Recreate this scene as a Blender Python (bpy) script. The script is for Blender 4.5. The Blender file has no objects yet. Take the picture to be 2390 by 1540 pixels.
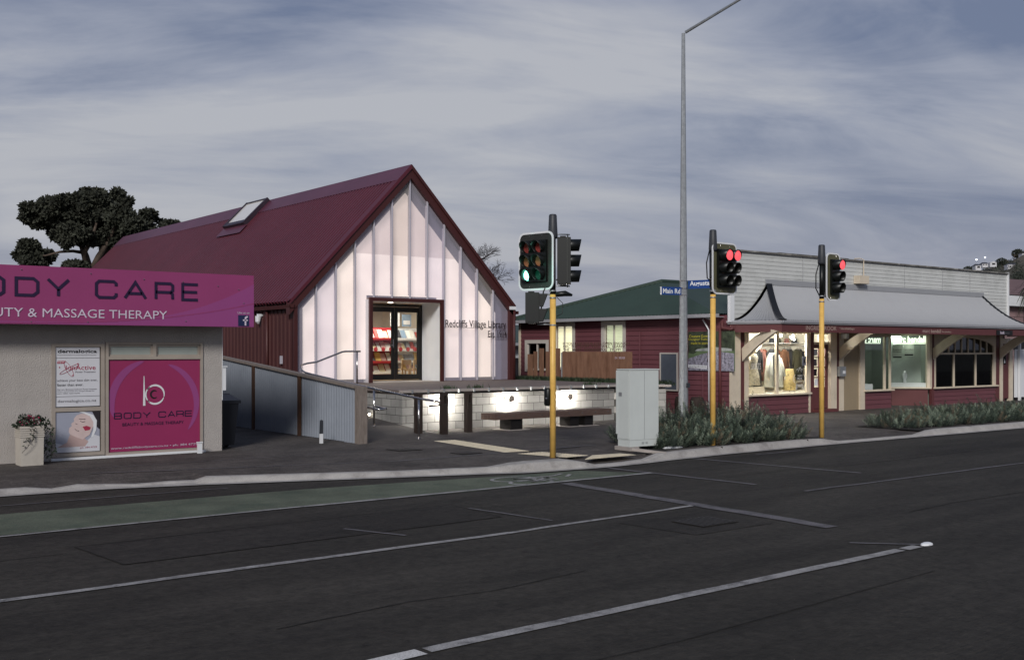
import bpy, math, random
from mathutils import Vector
random.seed(7)
rad = math.radians
sc = bpy.context.scene

# ------------------------------------------------------------------ camera
# street coordinates: x along the road, y away from the road, z up; the photographer stands at the origin
EYE = 1.9
cam_d = bpy.data.cameras.new('camera'); cam = bpy.data.objects.new('camera', cam_d); sc.collection.objects.link(cam)
cam.location = (0, 0, EYE)
cam.rotation_euler = (rad(90), 0, -rad(38))
cam_d.sensor_width = 36; cam_d.lens = 2500 / 2390 * 36
cam_d.shift_y = 45 / 2390
cam_d.clip_start = .1; cam_d.clip_end = 6000
sc.camera = cam

# ------------------------------------------------------------------ sky, sun, exposure
SUN_EL, SUN_AZ = 30, 224      # azimuth in street coordinates (degrees from +x)
w = bpy.data.worlds.new('World'); sc.world = w; w.use_nodes = True
nt = w.node_tree; N = nt.nodes; L = nt.links; N.clear()
out = N.new('ShaderNodeOutputWorld'); bg = N.new('ShaderNodeBackground'); L.new(bg.outputs[0], out.inputs[0])
bg.inputs[1].default_value = .1
sky = N.new('ShaderNodeTexSky'); sky.sky_type = 'NISHITA'; sky.sun_disc = False
sky.sun_elevation = rad(SUN_EL); sky.sun_rotation = rad(90 - SUN_AZ); sky.air_density = 1.5; sky.dust_density = 2
tc = N.new('ShaderNodeTexCoord'); sep = N.new('ShaderNodeSeparateXYZ'); L.new(tc.outputs['Generated'], sep.inputs[0])
def mth(op, a, b=None, clamp=False):
    m = N.new('ShaderNodeMath'); m.operation = op; m.use_clamp = clamp
    for i, v in enumerate((a, b)):
        if v is None: continue
        if isinstance(v, (int, float)): m.inputs[i].default_value = v
        else: L.new(v, m.inputs[i])
    return m.outputs[0]
zz = mth('ADD', mth('MAXIMUM', sep.outputs[2], 0.0), .22)
cx_ = mth('DIVIDE', sep.outputs[0], zz); cy_ = mth('DIVIDE', sep.outputs[1], zz)
cmb = N.new('ShaderNodeCombineXYZ'); L.new(cx_, cmb.inputs[0]); L.new(cy_, cmb.inputs[1])
mp = N.new('ShaderNodeMapping'); mp.inputs['Scale'].default_value = (.40, .95, 1); mp.inputs['Location'].default_value = (3.1, 1.7, 0)
mr = N.new('ShaderNodeMapping'); mr.inputs['Rotation'].default_value = (0, 0, rad(28)); L.new(cmb.outputs[0], mr.inputs[0]); L.new(mr.outputs[0], mp.inputs[0])
n1 = N.new('ShaderNodeTexNoise'); n1.inputs['Scale'].default_value = 1.15; n1.inputs['Detail'].default_value = 5; n1.inputs['Roughness'].default_value = .48; n1.inputs['Distortion'].default_value = 1.5
L.new(mp.outputs[0], n1.inputs['Vector'])
n2 = N.new('ShaderNodeTexNoise'); n2.inputs['Scale'].default_value = 3.0; n2.inputs['Detail'].default_value = 9; n2.inputs['Roughness'].default_value = .62; n2.inputs['Distortion'].default_value = .6
L.new(mp.outputs[0], n2.inputs['Vector'])
mix_n = mth('ADD', mth('MULTIPLY', n1.outputs[0], .62), mth('MULTIPLY', n2.outputs[0], .38)); mix_n = mth('SUBTRACT', mix_n, mth('MULTIPLY', mth('MAXIMUM', mth('SUBTRACT', sep.outputs[2], .2), 0.0), .36))
cr = N.new('ShaderNodeValToRGB'); L.new(mix_n, cr.inputs[0])
e = cr.color_ramp.elements
e[0].position = .385; e[0].color = (.155, .19, .295, 1)
e[1].position = .585; e[1].color = (.45, .46, .505, 1)
m_ = cr.color_ramp.elements.new(.485); m_.color = (.31, .335, .42, 1)
# towards the horizon the cloud thins into an even lilac grey
hz = N.new('ShaderNodeMix'); hz.data_type = 'RGBA'
hf = mth('MULTIPLY', mth('SUBTRACT', .2, sep.outputs[2]), 3.6, True)
lat = mth('MULTIPLY_ADD', mth('ADD', mth('MULTIPLY', sep.outputs[0], math.cos(rad(142))), mth('MULTIPLY', sep.outputs[1], math.sin(rad(142)))), 1.15, True); N[-1].inputs[2].default_value = .5
hc_ = N.new('ShaderNodeMix'); hc_.data_type = 'RGBA'; L.new(lat, hc_.inputs[0]); hc_.inputs[6].default_value = (.265, .28, .365, 1); hc_.inputs[7].default_value = (.46, .465, .51, 1)
L.new(hf, hz.inputs[0]); L.new(cr.outputs[0], hz.inputs[6]); L.new(hc_.outputs[2], hz.inputs[7])
sc10 = N.new('ShaderNodeMix'); sc10.data_type = 'RGBA'; sc10.blend_type = 'MULTIPLY'; sc10.inputs[0].default_value = 1
L.new(hz.outputs[2], sc10.inputs[6]); sc10.inputs[7].default_value = (10, 10, 10, 1)
mx = N.new('ShaderNodeMix'); mx.data_type = 'RGBA'; mx.inputs[0].default_value = .06
L.new(sc10.outputs[2], mx.inputs[6]); L.new(sky.outputs[0], mx.inputs[7]); L.new(mx.outputs[2], bg.inputs[0])
sd = bpy.data.lights.new('sun', 'SUN'); sd.energy = 2.6; sd.angle = rad(14); sd.color = (1, .97, .93)
sun = bpy.data.objects.new('sun', sd); sc.collection.objects.link(sun)
sv = Vector((math.cos(rad(SUN_AZ)) * math.cos(rad(SUN_EL)), math.sin(rad(SUN_AZ)) * math.cos(rad(SUN_EL)), math.sin(rad(SUN_EL))))
sun.rotation_euler = sv.to_track_quat('Z', 'Y').to_euler()
sc.view_settings.view_transform = 'Standard'; sc.view_settings.look = 'None'; sc.view_settings.exposure = 0; sc.view_settings.gamma = 1
sc.view_settings.use_curve_mapping = False

# ------------------------------------------------------------------ helpers
OFF = {}
def link(o): sc.collection.objects.link(o); return o
def tags(o, label=None, cat=None, group=None, kind=None):
    if label: o['label'] = label
    if cat: o['category'] = cat
    if group: o['group'] = group
    if kind: o['kind'] = kind
    return o
def thing(name, label, cat, loc, group=None):
    o = link(bpy.data.objects.new(name, None)); o.location = loc; o.empty_display_size = .2; OFF[o.name] = Vector(loc)
    return tags(o, label, cat, group)
class MB:
    def __init__(s): s.v = []; s.f = []; s.mi = []; s.m = 0
    def add(s, vs, fs):
        b = len(s.v); s.v.extend([tuple(v) for v in vs])
        for f in fs: s.f.append([b + i for i in f]); s.mi.append(s.m)
        return s
    def box(s, x0, x1, y0, y1, z0, z1):
        x0, x1 = min(x0, x1), max(x0, x1); y0, y1 = min(y0, y1), max(y0, y1)
        return s.add([(x0,y0,z0),(x1,y0,z0),(x1,y1,z0),(x0,y1,z0),(x0,y0,z1),(x1,y0,z1),(x1,y1,z1),(x0,y1,z1)],
                     [(3,2,1,0),(4,5,6,7),(0,1,5,4),(1,2,6,5),(2,3,7,6),(3,0,4,7)])
    def bar(s, a, b, w, h, up=(0,0,1)):     # box beam between two points, w across, h along up
        a, b, up = Vector(a), Vector(b), Vector(up); d = (b - a).normalized(); r = d.cross(up).normalized() * w / 2; u = r.cross(d).normalized() * h / 2
        vs = [a-r-u, a+r-u, a+r+u, a-r+u, b-r-u, b+r-u, b+r+u, b-r+u]
        return s.add(vs, [(0,1,2,3),(7,6,5,4),(1,0,4,5),(2,1,5,6),(3,2,6,7),(0,3,7,4)])
    def tube(s, path, r, n=10, cap=True):
        P = [Vector(p) for p in path]; rr = r if isinstance(r, (list, tuple)) else [r] * len(P)
        vs = []; fs = []; ref = None
        for i, p in enumerate(P):
            d = (P[min(i+1, len(P)-1)] - P[max(i-1, 0)]).normalized()
            if ref is None:
                ref = Vector((0, 0, 1)) if abs(d.z) < .9 else Vector((1, 0, 0))
            a = (ref - d * ref.dot(d)).normalized(); ref = a; b = d.cross(a)
            for k in range(n):
                t = 2 * math.pi * k / n; vs.append(p + (a * math.cos(t) + b * math.sin(t)) * rr[i])
        for i in range(len(P) - 1):
            for k in range(n):
                fs.append((i*n+k, i*n+(k+1) % n, (i+1)*n+(k+1) % n, (i+1)*n+k))
        if cap: fs.append(tuple(range(n))[::-1]); fs.append(tuple(range((len(P)-1)*n, len(P)*n)))
        return s.add(vs, fs)
    def ball(s, c, rx, ry=None, rz=None, n=14, m=8):
        ry = ry or rx; rz = rz or rx; vs = []; fs = []
        for i in range(m + 1):
            t = math.pi * i / m
            for k in range(n):
                p = 2 * math.pi * k / n
                vs.append((c[0] + rx*math.sin(t)*math.cos(p), c[1] + ry*math.sin(t)*math.sin(p), c[2] + rz*math.cos(t)))
        for i in range(m):
            for k in range(n): fs.append((i*n+k, (i+1)*n+k, (i+1)*n+(k+1) % n, i*n+(k+1) % n))
        return s.add(vs, fs)
    def loft(s, secs, n=16):                # (cx, cy, z, rx, ry[, rot])
        vs = []; fs = []
        for q in secs:
            cx, cy, z, rx, ry = q[:5]; ro = q[5] if len(q) > 5 else 0
            for k in range(n):
                t = 2*math.pi*k/n; a, b = rx*math.cos(t), ry*math.sin(t)
                vs.append((cx + a*math.cos(ro) - b*math.sin(ro), cy + a*math.sin(ro) + b*math.cos(ro), z))
        for i in range(len(secs)-1):
            for k in range(n): fs.append((i*n+k, i*n+(k+1) % n, (i+1)*n+(k+1) % n, (i+1)*n+k))
        fs.append(tuple(range(n))[::-1]); fs.append(tuple(range((len(secs)-1)*n, len(secs)*n)))
        return s.add(vs, fs)
    def ext(s, pts, d):                     # polygon (3d points) extruded by vector d
        d = Vector(d); a = [Vector(p) for p in pts]; n = len(a); vs = a + [p + d for p in a]
        fs = [tuple(range(n)), tuple(range(n, 2*n))[::-1]] + [(i, (i+1) % n, n+(i+1) % n, n+i) for i in range(n)]
        return s.add(vs, fs)
    def quad(s, *p): return s.add(p, [tuple(range(len(p)))])
    def build(s, name, mat, parent=None, smooth=False, label=None):
        me = bpy.data.meshes.new(name)
        off = OFF.get(parent.name, Vector((0,0,0))) if parent else Vector((0,0,0))
        me.from_pydata([(v[0]-off.x, v[1]-off.y, v[2]-off.z) for v in s.v], [], s.f)
        for m in (mat if isinstance(mat, (list, tuple)) else [mat]): me.materials.append(m)
        if any(s.mi): me.polygons.foreach_set('material_index', s.mi)
        if smooth: me.polygons.foreach_set('use_smooth', [True] * len(s.f))
        me.update(); o = link(bpy.data.objects.new(name, me))
        if parent: o.parent = parent; OFF[o.name] = off
        if label: o['label'] = label
        return o
def lin(c):
    if isinstance(c, str):
        c = [int(c[i:i+2], 16) / 255 for i in (0, 2, 4)]
        c = [x/12.92 if x <= .04045 else ((x+.055)/1.055)**2.4 for x in c]
    return (c[0], c[1], c[2], 1)
def M(name, col, rough=.6, metal=0, var=.18, scale=3, bump=0, bscale=40, spec=.4, fine=0, stretch=None, dirt=None):
    m = bpy.data.materials.new(name); m.use_nodes = True; t = m.node_tree; p = t.nodes['Principled BSDF']
    p.inputs['Roughness'].default_value = rough; p.inputs['Metallic'].default_value = metal; p.inputs['Specular IOR Level'].default_value = spec
    c = t.nodes.new('ShaderNodeTexCoord'); mp = t.nodes.new('ShaderNodeMapping'); t.links.new(c.outputs['Object'], mp.inputs[0])
    if stretch: mp.inputs['Scale'].default_value = stretch
    n = t.nodes.new('ShaderNodeTexNoise'); n.inputs['Scale'].default_value = scale; n.inputs['Detail'].default_value = 6; n.inputs['Roughness'].default_value = .62
    t.links.new(mp.outputs[0], n.inputs['Vector'])
    r = t.nodes.new('ShaderNodeMapRange'); r.inputs[1].default_value = .3; r.inputs[2].default_value = .7; r.inputs[3].default_value = 1-var; r.inputs[4].default_value = 1+var
    t.links.new(n.outputs[0], r.inputs[0]); fac = r.outputs[0]
    if fine:
        n2 = t.nodes.new('ShaderNodeTexNoise'); n2.inputs['Scale'].default_value = 90; n2.inputs['Detail'].default_value = 3; t.links.new(c.outputs['Object'], n2.inputs['Vector'])
        r2 = t.nodes.new('ShaderNodeMapRange'); r2.inputs[1].default_value = .3; r2.inputs[2].default_value = .7; r2.inputs[3].default_value = 1-fine; r2.inputs[4].default_value = 1+fine
        t.links.new(n2.outputs[0], r2.inputs[0]); mu = t.nodes.new('ShaderNodeMath'); mu.operation = 'MULTIPLY'; t.links.new(fac, mu.inputs[0]); t.links.new(r2.outputs[0], mu.inputs[1]); fac = mu.outputs[0]
    v = t.nodes.new('ShaderNodeVectorMath'); v.operation = 'SCALE'; v.inputs[0].default_value = lin(col)[:3]; t.links.new(fac, v.inputs['Scale'])
    src = v.outputs[0]
    if dirt:                                # patchy stain of another colour
        dcol, damt, dsc = dirt
        n3 = t.nodes.new('ShaderNodeTexNoise'); n3.inputs['Scale'].default_value = dsc; n3.inputs['Detail'].default_value = 7; n3.inputs['Roughness'].default_value = .7; t.links.new(mp.outputs[0], n3.inputs['Vector'])
        r3 = t.nodes.new('ShaderNodeMapRange'); r3.inputs[1].default_value = .5; r3.inputs[2].default_value = .68; r3.inputs[3].default_value = 0; r3.inputs[4].default_value = damt; t.links.new(n3.outputs[0], r3.inputs[0])
        x = t.nodes.new('ShaderNodeMix'); x.data_type = 'RGBA'; t.links.new(r3.outputs[0], x.inputs[0]); t.links.new(src, x.inputs[6]); x.inputs[7].default_value = lin(dcol); src = x.outputs[2]
    t.links.new(src, p.inputs['Base Color'])
    if bump:
        nb = t.nodes.new('ShaderNodeTexNoise'); nb.inputs['Scale'].default_value = bscale; nb.inputs['Detail'].default_value = 4; t.links.new(mp.outputs[0], nb.inputs['Vector'])
        b = t.nodes.new('ShaderNodeBump'); b.inputs['Strength'].default_value = bump; b.inputs['Distance'].default_value = .02; t.links.new(nb.outputs[0], b.inputs['Height']); t.links.new(b.outputs[0], p.inputs['Normal'])
    return m
def EM(name, col, st):
    m = bpy.data.materials.new(name); m.use_nodes = True; t = m.node_tree; p = t.nodes['Principled BSDF']
    p.inputs['Base Color'].default_value = lin(col); p.inputs['Emission Color'].default_value = lin(col); p.inputs['Emission Strength'].default_value = st
    n = t.nodes.new('ShaderNodeTexNoise'); n.inputs['Scale'].default_value = .9; c = t.nodes.new('ShaderNodeTexCoord'); t.links.new(c.outputs['Object'], n.inputs[0])
    r = t.nodes.new('ShaderNodeMapRange'); r.inputs[1].default_value = .3; r.inputs[2].default_value = .7; r.inputs[3].default_value = st*.78; r.inputs[4].default_value = st*1.16
    t.links.new(n.outputs[0], r.inputs[0]); t.links.new(r.outputs[0], p.inputs['Emission Strength'])
    return m
def GLASS(name, tint=(1,1,1), refl=.1, rough=.02, base=None, wave=0):
    m = bpy.data.materials.new(name); m.use_nodes = True; t = m.node_tree; t.nodes.clear()
    o = t.nodes.new('ShaderNodeOutputMaterial'); x = t.nodes.new('ShaderNodeMixShader'); tr = t.nodes.new('ShaderNodeBsdfTransparent'); tr.inputs[0].default_value = (*tint, 1)
    if base:
        g = t.nodes.new('ShaderNodeBsdfPrincipled'); g.inputs['Base Color'].default_value = lin(base); g.inputs['Roughness'].default_value = rough; nin = g.inputs['Normal']
    else:
        g = t.nodes.new('ShaderNodeBsdfGlossy'); g.inputs['Roughness'].default_value = rough; nin = g.inputs['Normal']
    x.inputs[0].default_value = refl
    if not base:
        fr = t.nodes.new('ShaderNodeLayerWeight'); pw_ = t.nodes.new('ShaderNodeMath'); pw_.operation = 'POWER'; pw_.inputs[1].default_value = 4; t.links.new(fr.outputs['Facing'], pw_.inputs[0]); ad = t.nodes.new('ShaderNodeMath'); ad.operation = 'MULTIPLY_ADD'; ad.use_clamp = True; ad.inputs[1].default_value = .7; ad.inputs[2].default_value = refl*.5
        t.links.new(pw_.outputs[0], ad.inputs[0]); t.links.new(ad.outputs[0], x.inputs[0])
    if wave:
        c = t.nodes.new('ShaderNodeTexCoord'); mp = t.nodes.new('ShaderNodeMapping'); mp.inputs['Scale'].default_value = (1, 1, .9); t.links.new(c.outputs['Object'], mp.inputs[0])
        n = t.nodes.new('ShaderNodeTexNoise'); n.inputs['Scale'].default_value = 1.1; n.inputs['Detail'].default_value = 2; t.links.new(mp.outputs[0], n.inputs[0])
        b = t.nodes.new('ShaderNodeBump'); b.inputs['Strength'].default_value = wave; b.inputs['Distance'].default_value = .1; t.links.new(n.outputs[0], b.inputs['Height']); t.links.new(b.outputs[0], nin)
    t.links.new(tr.outputs[0], x.inputs[1]); t.links.new(g.outputs[0], x.inputs[2]); t.links.new(x.outputs[0], o.inputs[0])
    return m
def text(txt, o, right, up, w, h, mat, parent, name='lettering', d=.006, mirror=False, bold=0, label=None):
    """lettering fitted to a w x h box whose lower left corner is o (world)"""
    cu = bpy.data.curves.new('t', 'FONT'); cu.body = txt; cu.offset = bold; cu.resolution_u = 3
    ob = bpy.data.objects.new('t', cu); sc.collection.objects.link(ob); dg = bpy.context.evaluated_depsgraph_get()
    me = bpy.data.meshes.new_from_object(ob.evaluated_get(dg)); bpy.data.objects.remove(ob); bpy.data.curves.remove(cu)
    xs = [v.co.x for v in me.vertices]; ys = [v.co.y for v in me.vertices]; x0, x1, y0, y1 = min(xs), max(xs), min(ys), max(ys)
    R, U, O = Vector(right).normalized(), Vector(up).normalized(), Vector(o); Nn = R.cross(U)
    mb = MB(); vs = []
    for v in me.vertices:
        a = (v.co.x-x0)/(x1-x0)*w; a = w-a if mirror else a
        vs.append(O + R*a + U*((v.co.y-y0)/(y1-y0)*h) + Nn*d)
    mb.add(vs, [tuple(p.vertices) for p in me.polygons]); bpy.data.meshes.remove(me)
    return mb.build(name, mat, parent, label=label)
def strokes(mb, polys, o, right, up, w, h, th, d=.006):
    """wide technical capitals drawn as ribbons; polys in a unit box"""
    R, U, O = Vector(right), Vector(up), Vector(o); Nn = R.cross(U)
    for pl in polys:
        P = [(p[0]*w, p[1]*h) for p in pl]; n = len(P)
        closed = P[0] == P[-1]
        if closed: P = P[:-1]; n -= 1
        L_, R_ = [], []
        for i in range(n):
            a = P[i-1] if (i > 0 or closed) else P[i]; b = P[(i+1) % n] if (i < n-1 or closed) else P[i]; p = P[i]
            def un(q, r):
                l = math.hypot(r[0]-q[0], r[1]-q[1]) or 1; return ((r[0]-q[0])/l, (r[1]-q[1])/l)
            d1 = un(a, p) if a != p else un(p, b); d2 = un(p, b) if b != p else d1
            nx, ny = -(d1[1]+d2[1]), d1[0]+d2[0]; l = math.hypot(nx, ny) or 1; nx, ny = nx/l, ny/l
            k = th/2/max(.35, nx*-d1[1]+ny*d1[0])
            L_.append((p[0]+nx*k, p[1]+ny*k)); R_.append((p[0]-nx*k, p[1]-ny*k))
        vs = [O+R*q[0]+U*q[1]+Nn*d for q in L_+R_]; fs = []
        for i in range(n if closed else n-1): j = (i+1) % n; fs.append((n+i, n+j, j, i))
        mb.add(vs, fs)
WIDE = {
 'B': [[(0,0),(.85,0),(1,.12),(1,.4),(.88,.5),(0,.5)],[(.88,.5),(.96,.6),(.96,.88),(.84,1),(0,1),(0,0)]],
 'O': [[(.15,0),(.85,0),(1,.15),(1,.85),(.85,1),(.15,1),(0,.85),(0,.15),(.15,0)]],
 'D': [[(0,0),(.8,0),(1,.2),(1,.8),(.8,1),(0,1),(0,0)]],
 'Y': [[(0,1),(.5,.42),(1,1)],[(.5,.42),(.5,0)]],
 'C': [[(1,.28),(1,.12),(.88,0),(.14,0),(0,.15),(0,.85),(.14,1),(.88,1),(1,.88),(1,.72)]],
 'A': [[(0,0),(.5,1),(1,0)],[(.17,.3),(.83,.3)]],
 'R': [[(0,0),(0,1),(.86,1),(1,.88),(1,.56),(.86,.44),(0,.44)],[(.86,.44),(.98,.34),(1,0)]],
 'E': [[(1,0),(0,0),(0,1),(1,1)],[(0,.5),(.95,.5)]],
}
def cells(holes, a0, a1, z0, z1):
    A = sorted({a0, a1} | {x for h in holes for x in h[:2] if a0 < x < a1}); Z = sorted({z0, z1} | {x for h in holes for x in h[2:] if z0 < x < z1})
    for j in range(len(Z)-1):
        run = None
        for i in range(len(A)-1):
            c = ((A[i]+A[i+1])/2, (Z[j]+Z[j+1])/2); hit = any(h[0] < c[0] < h[1] and h[2] < c[1] < h[3] for h in holes)
            if hit:
                if run is not None: yield (run, A[i], Z[j], Z[j+1]); run = None
            elif run is None: run = A[i]
        if run is not None: yield (run, A[-1], Z[j], Z[j+1])
def boards(mb, fr, a0, a1, z0, z1, pitch=.14, holes=(), lip=.02, th=.08):
    """lapped weatherboards; fr(a, out, z) gives a world point"""
    z = z0
    while z < z1 - 1e-4:
        zt = min(z+pitch, z1)
        for (b0, b1, c0, c1) in cells(holes, a0, a1, z, zt):
            o0 = lip*(1-(c0-z)/pitch); o1 = lip*(1-(c1-z)/pitch)
            vs = [fr(b0,-th,c0),fr(b1,-th,c0),fr(b1,o0,c0),fr(b0,o0,c0),fr(b0,-th,c1),fr(b1,-th,c1),fr(b1,o1,c1),fr(b0,o1,c1)]
            mb.add(vs, [(3,2,1,0),(4,5,6,7),(0,1,5,4),(1,2,6,5),(2,3,7,6),(3,0,4,7)])
        z = zt
def leafcards(mb, blobs, n, size, droop=0, seed=1, shell=.55):
    rnd = random.Random(seed); W = [b[3]*b[4]*b[5] for b in blobs]
    for b in rnd.choices(blobs, weights=[x**.67 for x in W], k=n):
        while True:
            p = Vector((rnd.uniform(-1,1), rnd.uniform(-1,1), rnd.uniform(-1,1)))
            if .05 < p.length <= 1: break
        r = p.length; p = p/r*(shell+(1-shell)*r**.5) if rnd.random() < .8 else p
        c = Vector((b[0]+p.x*b[3], b[1]+p.y*b[4], b[2]+p.z*b[5]))
        d = Vector((rnd.gauss(0,1), rnd.gauss(0,1), rnd.gauss(0,1)-droop)) + p*.8; d.normalize()
        s_ = d.cross(Vector((rnd.gauss(0,1), rnd.gauss(0,1), rnd.gauss(0,1)))).normalized(); l = size*rnd.uniform(.6,1.4); wd = l*.3
        mb.add([c, c+d*l*.5+s_*wd, c+d*l, c+d*l*.5-s_*wd], [(0,1,2,3)])
T38 = rad(38)
def at(u, v, Y):
    """a point at depth Y seen in direction (u, v) of the 2390 px wide layout drawing"""
    X = (u-1195)/2500*Y
    return Vector((X*math.cos(T38)+Y*math.sin(T38), -X*math.sin(T38)+Y*math.cos(T38), EYE-(v-815)/2500*Y))
def light(name, kind, loc, e, col=(1,.95,.88), size=.1, rot=None, parent=None, **k):
    d = bpy.data.lights.new(name, kind); d.energy = e; d.color = col
    if kind == 'AREA': d.size = size; 
    else: d.shadow_soft_size = size
    for a, b in k.items(): setattr(d, a, b)
    o = link(bpy.data.objects.new(name, d)); o.location = loc
    if rot: o.rotation_euler = rot
    if parent: o.parent = parent; o.location = Vector(loc) - OFF[parent.name]
    return o

# ------------------------------------------------------------------ materials
def asphalt(name, col, patch=.3, rough=.82, st=(.22,1.3,1)):
    m = M(name, col, rough, 0, .34, 1.1, .9, 34, .16, .85, st, ('161516', patch, 1.3)); t = m.node_tree
    f = [n for n in t.nodes if n.type == 'TEX_NOISE' and abs(n.inputs['Scale'].default_value-90) < 1][0]; f.inputs['Scale'].default_value = 8; f.inputs['Detail'].default_value = 10; f.inputs['Roughness'].default_value = .95; return m
mRoad = asphalt('road_asphalt', '35322e', .35); mPath = asphalt('path_asphalt', '4f4a47', .3, .82, (.8,1,1))
mPatch = asphalt('asphalt_patch', '312e2b', .3); mSeam = M('tar_seam', '252320', .82, fine=.4, spec=.16)
mGreenLane = M('green_surfacing', '575d4f', .85, 0, .3, 1.2, .5, 160, .3, .35, None, ('38473c', .6, 1.6))
mPaint = M('worn_road_paint', '8d8b8a', .7, 0, .25, 6, .3, 120, .3, .35, None, ('3c3a3c', .85, 5))
mPaintW = M('white_road_paint', 'b9b7b5', .7, 0, .15, 6, .2, 120, .3, .3)
mFaint = M('faded_road_paint', '605d60', .8, 0, .25, 5, .3, 120, .3, .4, None, ('3a383a', .9, 4))
mKerb = M('kerb_concrete', '9c9894', .85, 0, .15, 2.5, .3, 60, .3, .15, None, ('5d5653', .5, 2.2))
mTactile = M('tactile_tiles', 'cbc1ab', .8, 0, .12, 4, .2, 60, .3, .12, None, ('8b8073', .4, 6))
mEarth = M('dark_mulch', '1c1815', .95, 0, .4, 9, 1, 40)
mRoof = M('maroon_roof_steel', '57202c', .45, .15, .12, .6, 0, 1, .5)
mRidge = M('maroon_ridge_flashing', '5f3242', .38, .25, .14, .8, 0, 1, .5)
mClad = M('maroon_wall_cladding', '46201f', .6, .1, .12, .8)
mTrim = M('maroon_trim', '452120', .5, .1, .1, 1)
mMull = M('aluminium_joiner', 'b3afb8', .4, 0, .05, 2)
mPoly = GLASS('polycarbonate_sheet', (.97,.95,.95), .34, .2, 'cfcbd6', .5)
mPolys = [mPoly, GLASS('polycarbonate_sheet_cream', (.97,.955,.94), .3, .25, 'd0cbc6', .5), GLASS('polycarbonate_sheet_lilac', (.94,.93,.96), .38, .22, 'c5c1d2', .5)]
mLiner = EM('glowing_liner', 'f8ebe3', .70)
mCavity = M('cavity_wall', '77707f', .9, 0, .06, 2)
mWhite = M('white_paint', 'd8d9db', .5, 0, .04, 2)
mBlack = M('black_powder_coat', '0c0b09', .4, 0, .1, 3)
mGlass = GLASS('clear_glass', (.95,.97,.96), .07)
mDarkGlass = GLASS('dark_glass', (.35,.38,.38), .11)
mSteel = M('polished_steel', 'b9b5b2', .18, 1, .06, 3)
mGalv = M('galvanised_steel', '9fa2a4', .45, .6, .18, 9)
mTimber = M('weathered_timber', '7b716a', .8, 0, .2, 4, .3, 30, .3, .1, (6,6,1), ('55493f', .5, 3))
mBench = M('hardwood', '55443d', .7, 0, .25, 5, .2, 30, .3, .1, (1,8,8))
mDeck = M('deck_boards', '6b605b', .8, 0, .2, 2, .2, 40, .3, .1)
mRedWB = M('maroon_weatherboard', '643a40', .6, 0, .08, 1.2)
mRedP = M('dark_red_paint', '5c3233', .55, 0, .08, 1.5)
mCream = M('cream_paint', 'ccbfab', .55, 0, .07, 2, dirt=('8a7c68', .25, 3))
mBeige = M('beige_render', '8f8069', .8, 0, .06, 2)
mWB = M('pale_weatherboard', 'bfc0bd', .6, 0, .05, 1.4, dirt=('8f908c', .35, 1.2))
mGreenRoof = M('green_roof_steel', '34433a', .5, .1, .12, .8, dirt=('22332c', .4, .8))
mGutter = M('grey_gutter', '9c9ca0', .45, .1, .06, 2)
mAwning = M('corrugated_awning', '98999c', .5, .1, .05, 1.2, dirt=('848588', .3, 1.2))
mYellow = M('yellow_pole_paint', 'ddb25f', .42, 0, .1, 4, dirt=('a3741f', .4, 3))
mPlastic = M('dark_grey_plastic', '33353a', .5, 0, .1, 4)
mSig = M('signal_black', '0b0e0d', .4, 0, .15, 5)
mSigB = M('signal_board', '2b2c29', .55, 0, .15, 5)
mSigO = M('signal_board_olive', '57553f', .6, 0, .12, 4)
mStucco = M('rough_stucco', 'a8a29d', .9, 0, .07, 3, .8, 48, .2, .05)
mPink = M('pink_sign', '8c3a68', .5, 0, .05, 1)
mPink2 = M('pink_swoosh', '8c4278', .5, 0, .05, 1)
mNavy = M('navy_lettering', '241436', .5, 0, .05)
mPale = M('pale_lettering', 'c9bccb', .5, 0, .04)
mFrame = M('window_frame_paint', '9a9086', .55, 0, .08, 3)
mFrost = M('frosted_pane', '9aa09a', .25, 0, .06, 3)
mInk = M('black_ink', '181517', .6); mInkG = M('grey_ink', '6a666c', .6); mInkR = M('red_ink', 'a0304a', .6)
mCorr = M('corrugated_zinc', '868c96', .42, .2, .08, 1.5, dirt=('6c727c', .25, 2))
mRust = M('weathering_steel', '7b5b49', .85, 0, .2, 3, .2, 50, .2, .1, (3,3,.6), ('4d2f20', .6, 2))
mCab = M('pale_cabinet_paint', 'bfc4c1', .45, 0, .05, 2)
mConc = M('concrete', '9a928c', .85, 0, .12, 5, .3, 60)
mBlue = M('blue_sign_face', '1c3f7c', .4, 0, .05)
mLeafT = M('dark_tree_foliage', '33352b', .8, 0, .5, 1.6)
mBark = M('grey_bark', '54483f', .9, 0, .25, 6, .4, 20)
mTwig = M('bare_twig_bark', '3b3638', .9)
mRose = M('grey_green_needles', '424d3f', .7, 0, .55, 1.6)
mRoseD = M('dead_needles', '6b5c48', .8, 0, .3, 4)
mRoseL = M('pale_needle_tips', '7f8a76', .7, 0, .3, 4)
mGrass = M('strappy_grass', '37452f', .8, 0, .35, 5)
mBulb = EM('bulb_white', 'fff2dc', 14)
mSignLit = EM('lit_sign_letters', 'eeffe2', 1.7)
mRedLit = EM('red_signal_light', 'f0555c', .9); mGreenLit = EM('green_signal_light', '7dffd8', 7)
mRedOff = M('unlit_red_lens', '8a3a34', .25); mAmbOff = M('unlit_amber_lens', '93583f', .25); mGrnOff = M('unlit_green_lens', '143a30', .25)
mBlind = EM('lit_blind', 'f5efd8', .55)

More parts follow.
